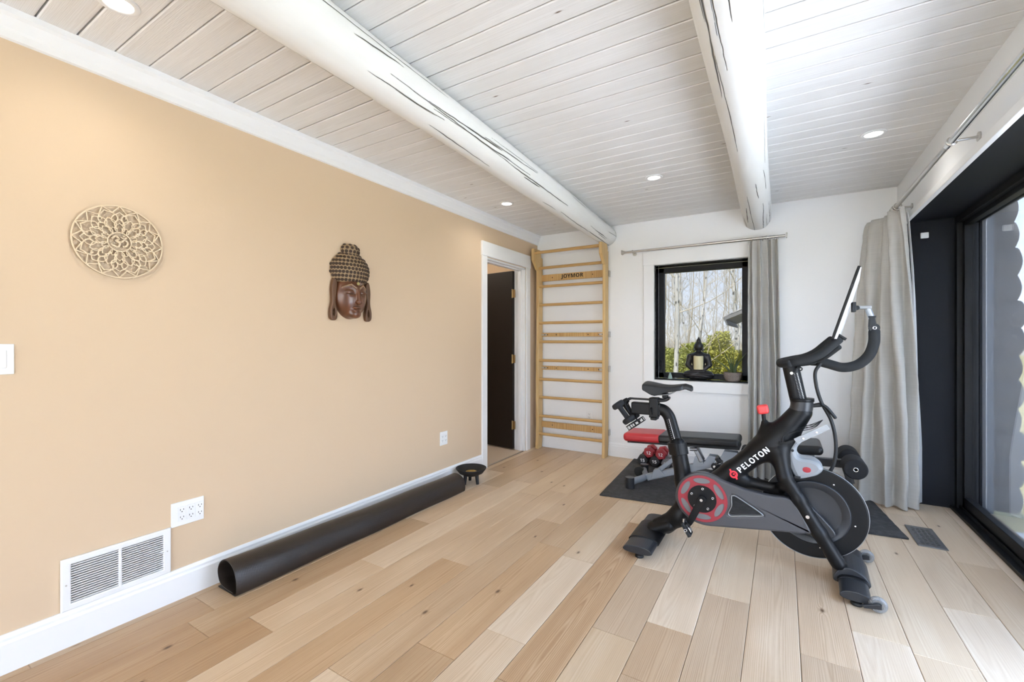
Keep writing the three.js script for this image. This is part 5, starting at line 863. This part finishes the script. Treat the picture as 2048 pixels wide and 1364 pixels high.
// ---------------------------------------------------------------- outdoors
{
  const grass = tex(512, 512, (u, v) => { const n = fbm(u * 40, v * 40, 4), m = fbm(u * 6 + 9, v * 6, 3); return [0.52 + 0.25 * (n - 0.5) + 0.1 * m, 0.49 + 0.22 * (n - 0.5) + 0.08 * m, 0.32 + 0.16 * (n - 0.5)]; }); grass.repeat.set(0.25, 0.25);
  const ground = struct('ground', uvm(span(-70, 70, -0.75, -0.35, -70, 60), 1), std([0.9, 0.9, 0.9], 0.95, 0, { map: grass }), 'dry spring grass round the house');
  const deckM = std([0.70, 0.70, 0.70], 0.75, 0, {});
  const deck = struct('deck', span(RX + 0.01, 7.2, -0.34, -0.06, -4.2, 6), M.gap, 'pale boards of the sunny deck outside');
  for (let i = 0; i < 42; i++) { const m = mesh('deck_board', span(RX + 0.012 + i * 0.142, RX + 0.012 + i * 0.142 + 0.136, -0.058, -0.03, -4.2, 6), deckM, deck); }
  const deck2 = struct('patio', span(-7, 1.2, -0.34, -0.06, ZF + 0.21, 14), std([0.66, 0.66, 0.66], 0.8), 'pale patio slab behind the camera');
  // shed with an overhanging shingle roof
  const sh = thing('garden_shed', 'low grey shed roof showing at the right of the window view', 'shed', [0, -0.35, -11]);
  mesh('walls', span(-0.45, 2.4, 0, 2.0, -2.4, -0.2), std([0.22, 0.19, 0.16], 0.85), sh);
  const slope = 0.42, roof = new THREE.Group(); roof.name = 'roof'; sh.add(roof); roof.position.set(-1.08, 2.04, 0); roof.rotation.z = Math.atan(slope);
  mesh('roof_deck', span(0, 2.3, 0, 0.07, -2.7, 0.1), std([0.24, 0.23, 0.22], 0.9), roof);
  mesh('fascia', span(-0.03, 0.0, -0.11, 0.06, -2.7, 0.1), std([0.20, 0.20, 0.20], 0.8), roof);
  const shg = std([0.50, 0.47, 0.44], 0.95);
  for (let r = 0; r < 9; r++) for (let c = 0; c < 5; c++) { const m = mesh('shingle', box(0.30, 0.018, 0.535, 0, 0, 0), shg, roof); m.position.set(0.10 + r * 0.24, 0.085 + 0.004 * (c % 3), -2.42 + c * 0.55 + (r % 2) * 0.06); m.rotation.z = 0.05 + rr(-0.03, 0.03); }
  // bare trees
  const stick = (P, pts, r0, r1, n, sides) => P.push(sweep(pts, (t) => r0 + (r1 - r0) * t, (t) => r0 + (r1 - r0) * t, V(0.31, 0.02, 0.95).normalize(), n, sides, false));
  function makeTree(h, r, twigs, lean) {
    const trunk = [], tw = [], pts = []; let x = 0, z = 0;
    for (let i = 0; i <= 8; i++) { pts.push([x, h * i / 8, z]); x += rr(-0.10, 0.10) + lean; z += rr(-0.10, 0.10); }
    const c = new THREE.CatmullRomCurve3(pts.map((p) => V(...p)));
    stick(trunk, pts, r, r * 0.25, 24, 9);
    const grow = (p, d, len, rad, lvl) => {
      const q = [p.clone()], dd = d.clone(); const n = 3; for (let i = 0; i < n; i++) { dd.add(V(rr(-0.35, 0.35), rr(-0.12, 0.34), rr(-0.35, 0.35))).normalize(); q.push(q[i].clone().addScaledVector(dd, len / n)); }
      stick(tw, q, Math.max(0.0035, rad), Math.max(0.002, rad * 0.35), 5, 3);
      if (lvl < 2) { const m = lvl === 0 ? 4 : 2; for (let i = 0; i < m; i++) { const k = 1 + (rnd() * n | 0); grow(q[k], dd.clone().add(V(rr(-1, 1), rr(-0.3, 0.8), rr(-1, 1))).normalize(), len * rr(0.4, 0.7), rad * 0.55, lvl + 1); } }
    };
    for (let i = 0; i < twigs; i++) { const t = 0.08 + 0.9 * i / twigs, a = i * 2.4 + rr(-0.5, 0.5); grow(c.getPoint(t), V(Math.cos(a), rr(0.25, 0.9), Math.sin(a)).normalize(), (1.5 - t) * h * rr(0.10, 0.20), r * 0.26 * (1.2 - t), 0); }
    return [merge(trunk), merge(tw)];
  }
  const birchTex = tex(128, 512, (u, v) => { const d = noise(u * 5, v * 90) > 0.80 ? 0.45 : 0, n = fbm(u * 8, v * 30, 3); const b = 0.92 - 0.25 * Math.max(0, n - 0.5) - d; return [b, b * 0.985, b * 0.955]; });
  const birch = std([0.82, 0.82, 0.82], 0.8, 0, { map: birchTex }), barkM = std([0.50, 0.45, 0.37], 0.9), twigM = std([0.70, 0.62, 0.48], 0.9), twig2 = std([0.62, 0.53, 0.40], 0.9);
  const kinds = [[makeTree(8.5, 0.055, 10, 0.01), birch, twigM, 'white-barked birch'], [makeTree(7.5, 0.042, 11, -0.02), birch, twigM, 'slim white birch'], [makeTree(7.0, 0.032, 12, 0.02), barkM, twigM, 'thin grey-brown sapling'], [makeTree(5.0, 0.022, 13, -0.01), barkM, twig2, 'bushy bare sapling']];
  const protos = kinds.map(([g, tm, bm, word]) => { const o = thing('bare_tree', word + ' without leaves in the woods outside the window', 'tree', [0, -0.36, 0], 0, word.replace('birch', 'birche') + 's in the woods'); mesh('trunk', g[0], tm, o); mesh('branches', g[1], bm, o); return o; });
  const words = protos.map((q) => q.userData.label); let used = [0, 0, 0, 0];
  const plant = (x, z, k, s) => { if (x > -2.0 && x < 3.4 && z > -15.2 && z < -9.8) z -= 5.4; const o = used[k]++ ? copy(protos[k], words[k]) : protos[k]; o.position.set(x, -0.36, z); o.rotation.y = rr(0, 6.28); o.scale.setScalar(s); return o; };
  plant(-2.06, -10.4, 0, 1.0).userData.label = 'nearest white-barked birch, its trunk at the left side of the window view'; plant(-2.02, -12.6, 1, 1.0); plant(-1.36, -15.6, 0, 1.25); plant(-1.30, -15.5, 1, 1.1); plant(-2.5, -15.0, 1, 1.0); plant(-1.75, -14.0, 2, 1.0);
  for (let i = 0; i < 38; i++) { const z = -rr(12, 30), x = z * rr(0.03, 0.26); plant(x, z, [2, 3, 3, 1, 2, 3][i % 6], rr(0.8, 1.2)); }
  for (let i = 0; i < 6; i++) plant(rr(9, 16), -rr(9, 22), i % 4, rr(0.9, 1.3));
  // evergreen shrubs low in the view
  const leafQuad = (n, r, h) => { const P = [], I = []; for (let i = 0; i < n; i++) { const a = rr(0, 6.28), y = h * Math.pow(rnd(), 0.8), q = r * Math.sqrt(rnd()) * (1.05 - 0.75 * y / h), cx = q * Math.cos(a), cz = q * Math.sin(a), s = rr(0.022, 0.055), d = V(rr(-1, 1), rr(-0.2, 1), rr(-1, 1)).normalize(), e = V(rr(-1, 1), rr(-1, 1), rr(-1, 1)).normalize(), b = P.length / 3; const pt = (u, v) => P.push(cx + d.x * u * s + e.x * v * s * 0.5, y + d.y * u * s + e.y * v * s * 0.5, cz + d.z * u * s + e.z * v * s * 0.5); pt(-1, 0); pt(0, 1); pt(1, 0); pt(0, -1); I.push(b, b + 1, b + 2, b, b + 2, b + 3); } const g = new THREE.BufferGeometry(); g.setAttribute('position', new THREE.Float32BufferAttribute(P, 3)); g.setIndex(I); g.computeVertexNormals(); return plain(g); };
  const cedar = [std([0.52, 0.50, 0.10], 0.9, 0, { side: THREE.DoubleSide }), std([0.38, 0.40, 0.10], 0.9, 0, { side: THREE.DoubleSide })], sg = [leafQuad(2800, 0.6, 1.65), leafQuad(2800, 0.8, 1.35)];
  const shrubs = sg.map((g, i) => { const o = thing('evergreen_shrub', ['taller yellow-green', 'lower olive green'][i] + ' evergreen shrub among the trunks outside', 'shrub', [0, -0.36, 0], 0, ['tall', 'low'][i] + ' evergreen shrubs in the woods'); mesh('foliage', g, cedar[i], o); mesh('stem', rod([0, 0, 0], [0, 1.1, 0], 0.03, 0.01, 7), barkM, o); return o; });
  const cnt = [0, 0];
  for (let i = 0; i < 22; i++) { const z = -rr(12.5, 22), x = z * (0.015 + 0.25 * ((i * 0.618) % 1)), k = i % 2, o = cnt[k]++ ? copy(shrubs[k]) : shrubs[k]; o.position.set(x, -0.36, z); o.rotation.y = rr(0, 6); o.scale.setScalar(rr(0.75, 1.15)); }
}
scene.traverse((q) => { if (q.isMesh) { q.castShadow = true; q.receiveShadow = true; } });
renderer.render(scene, camera);
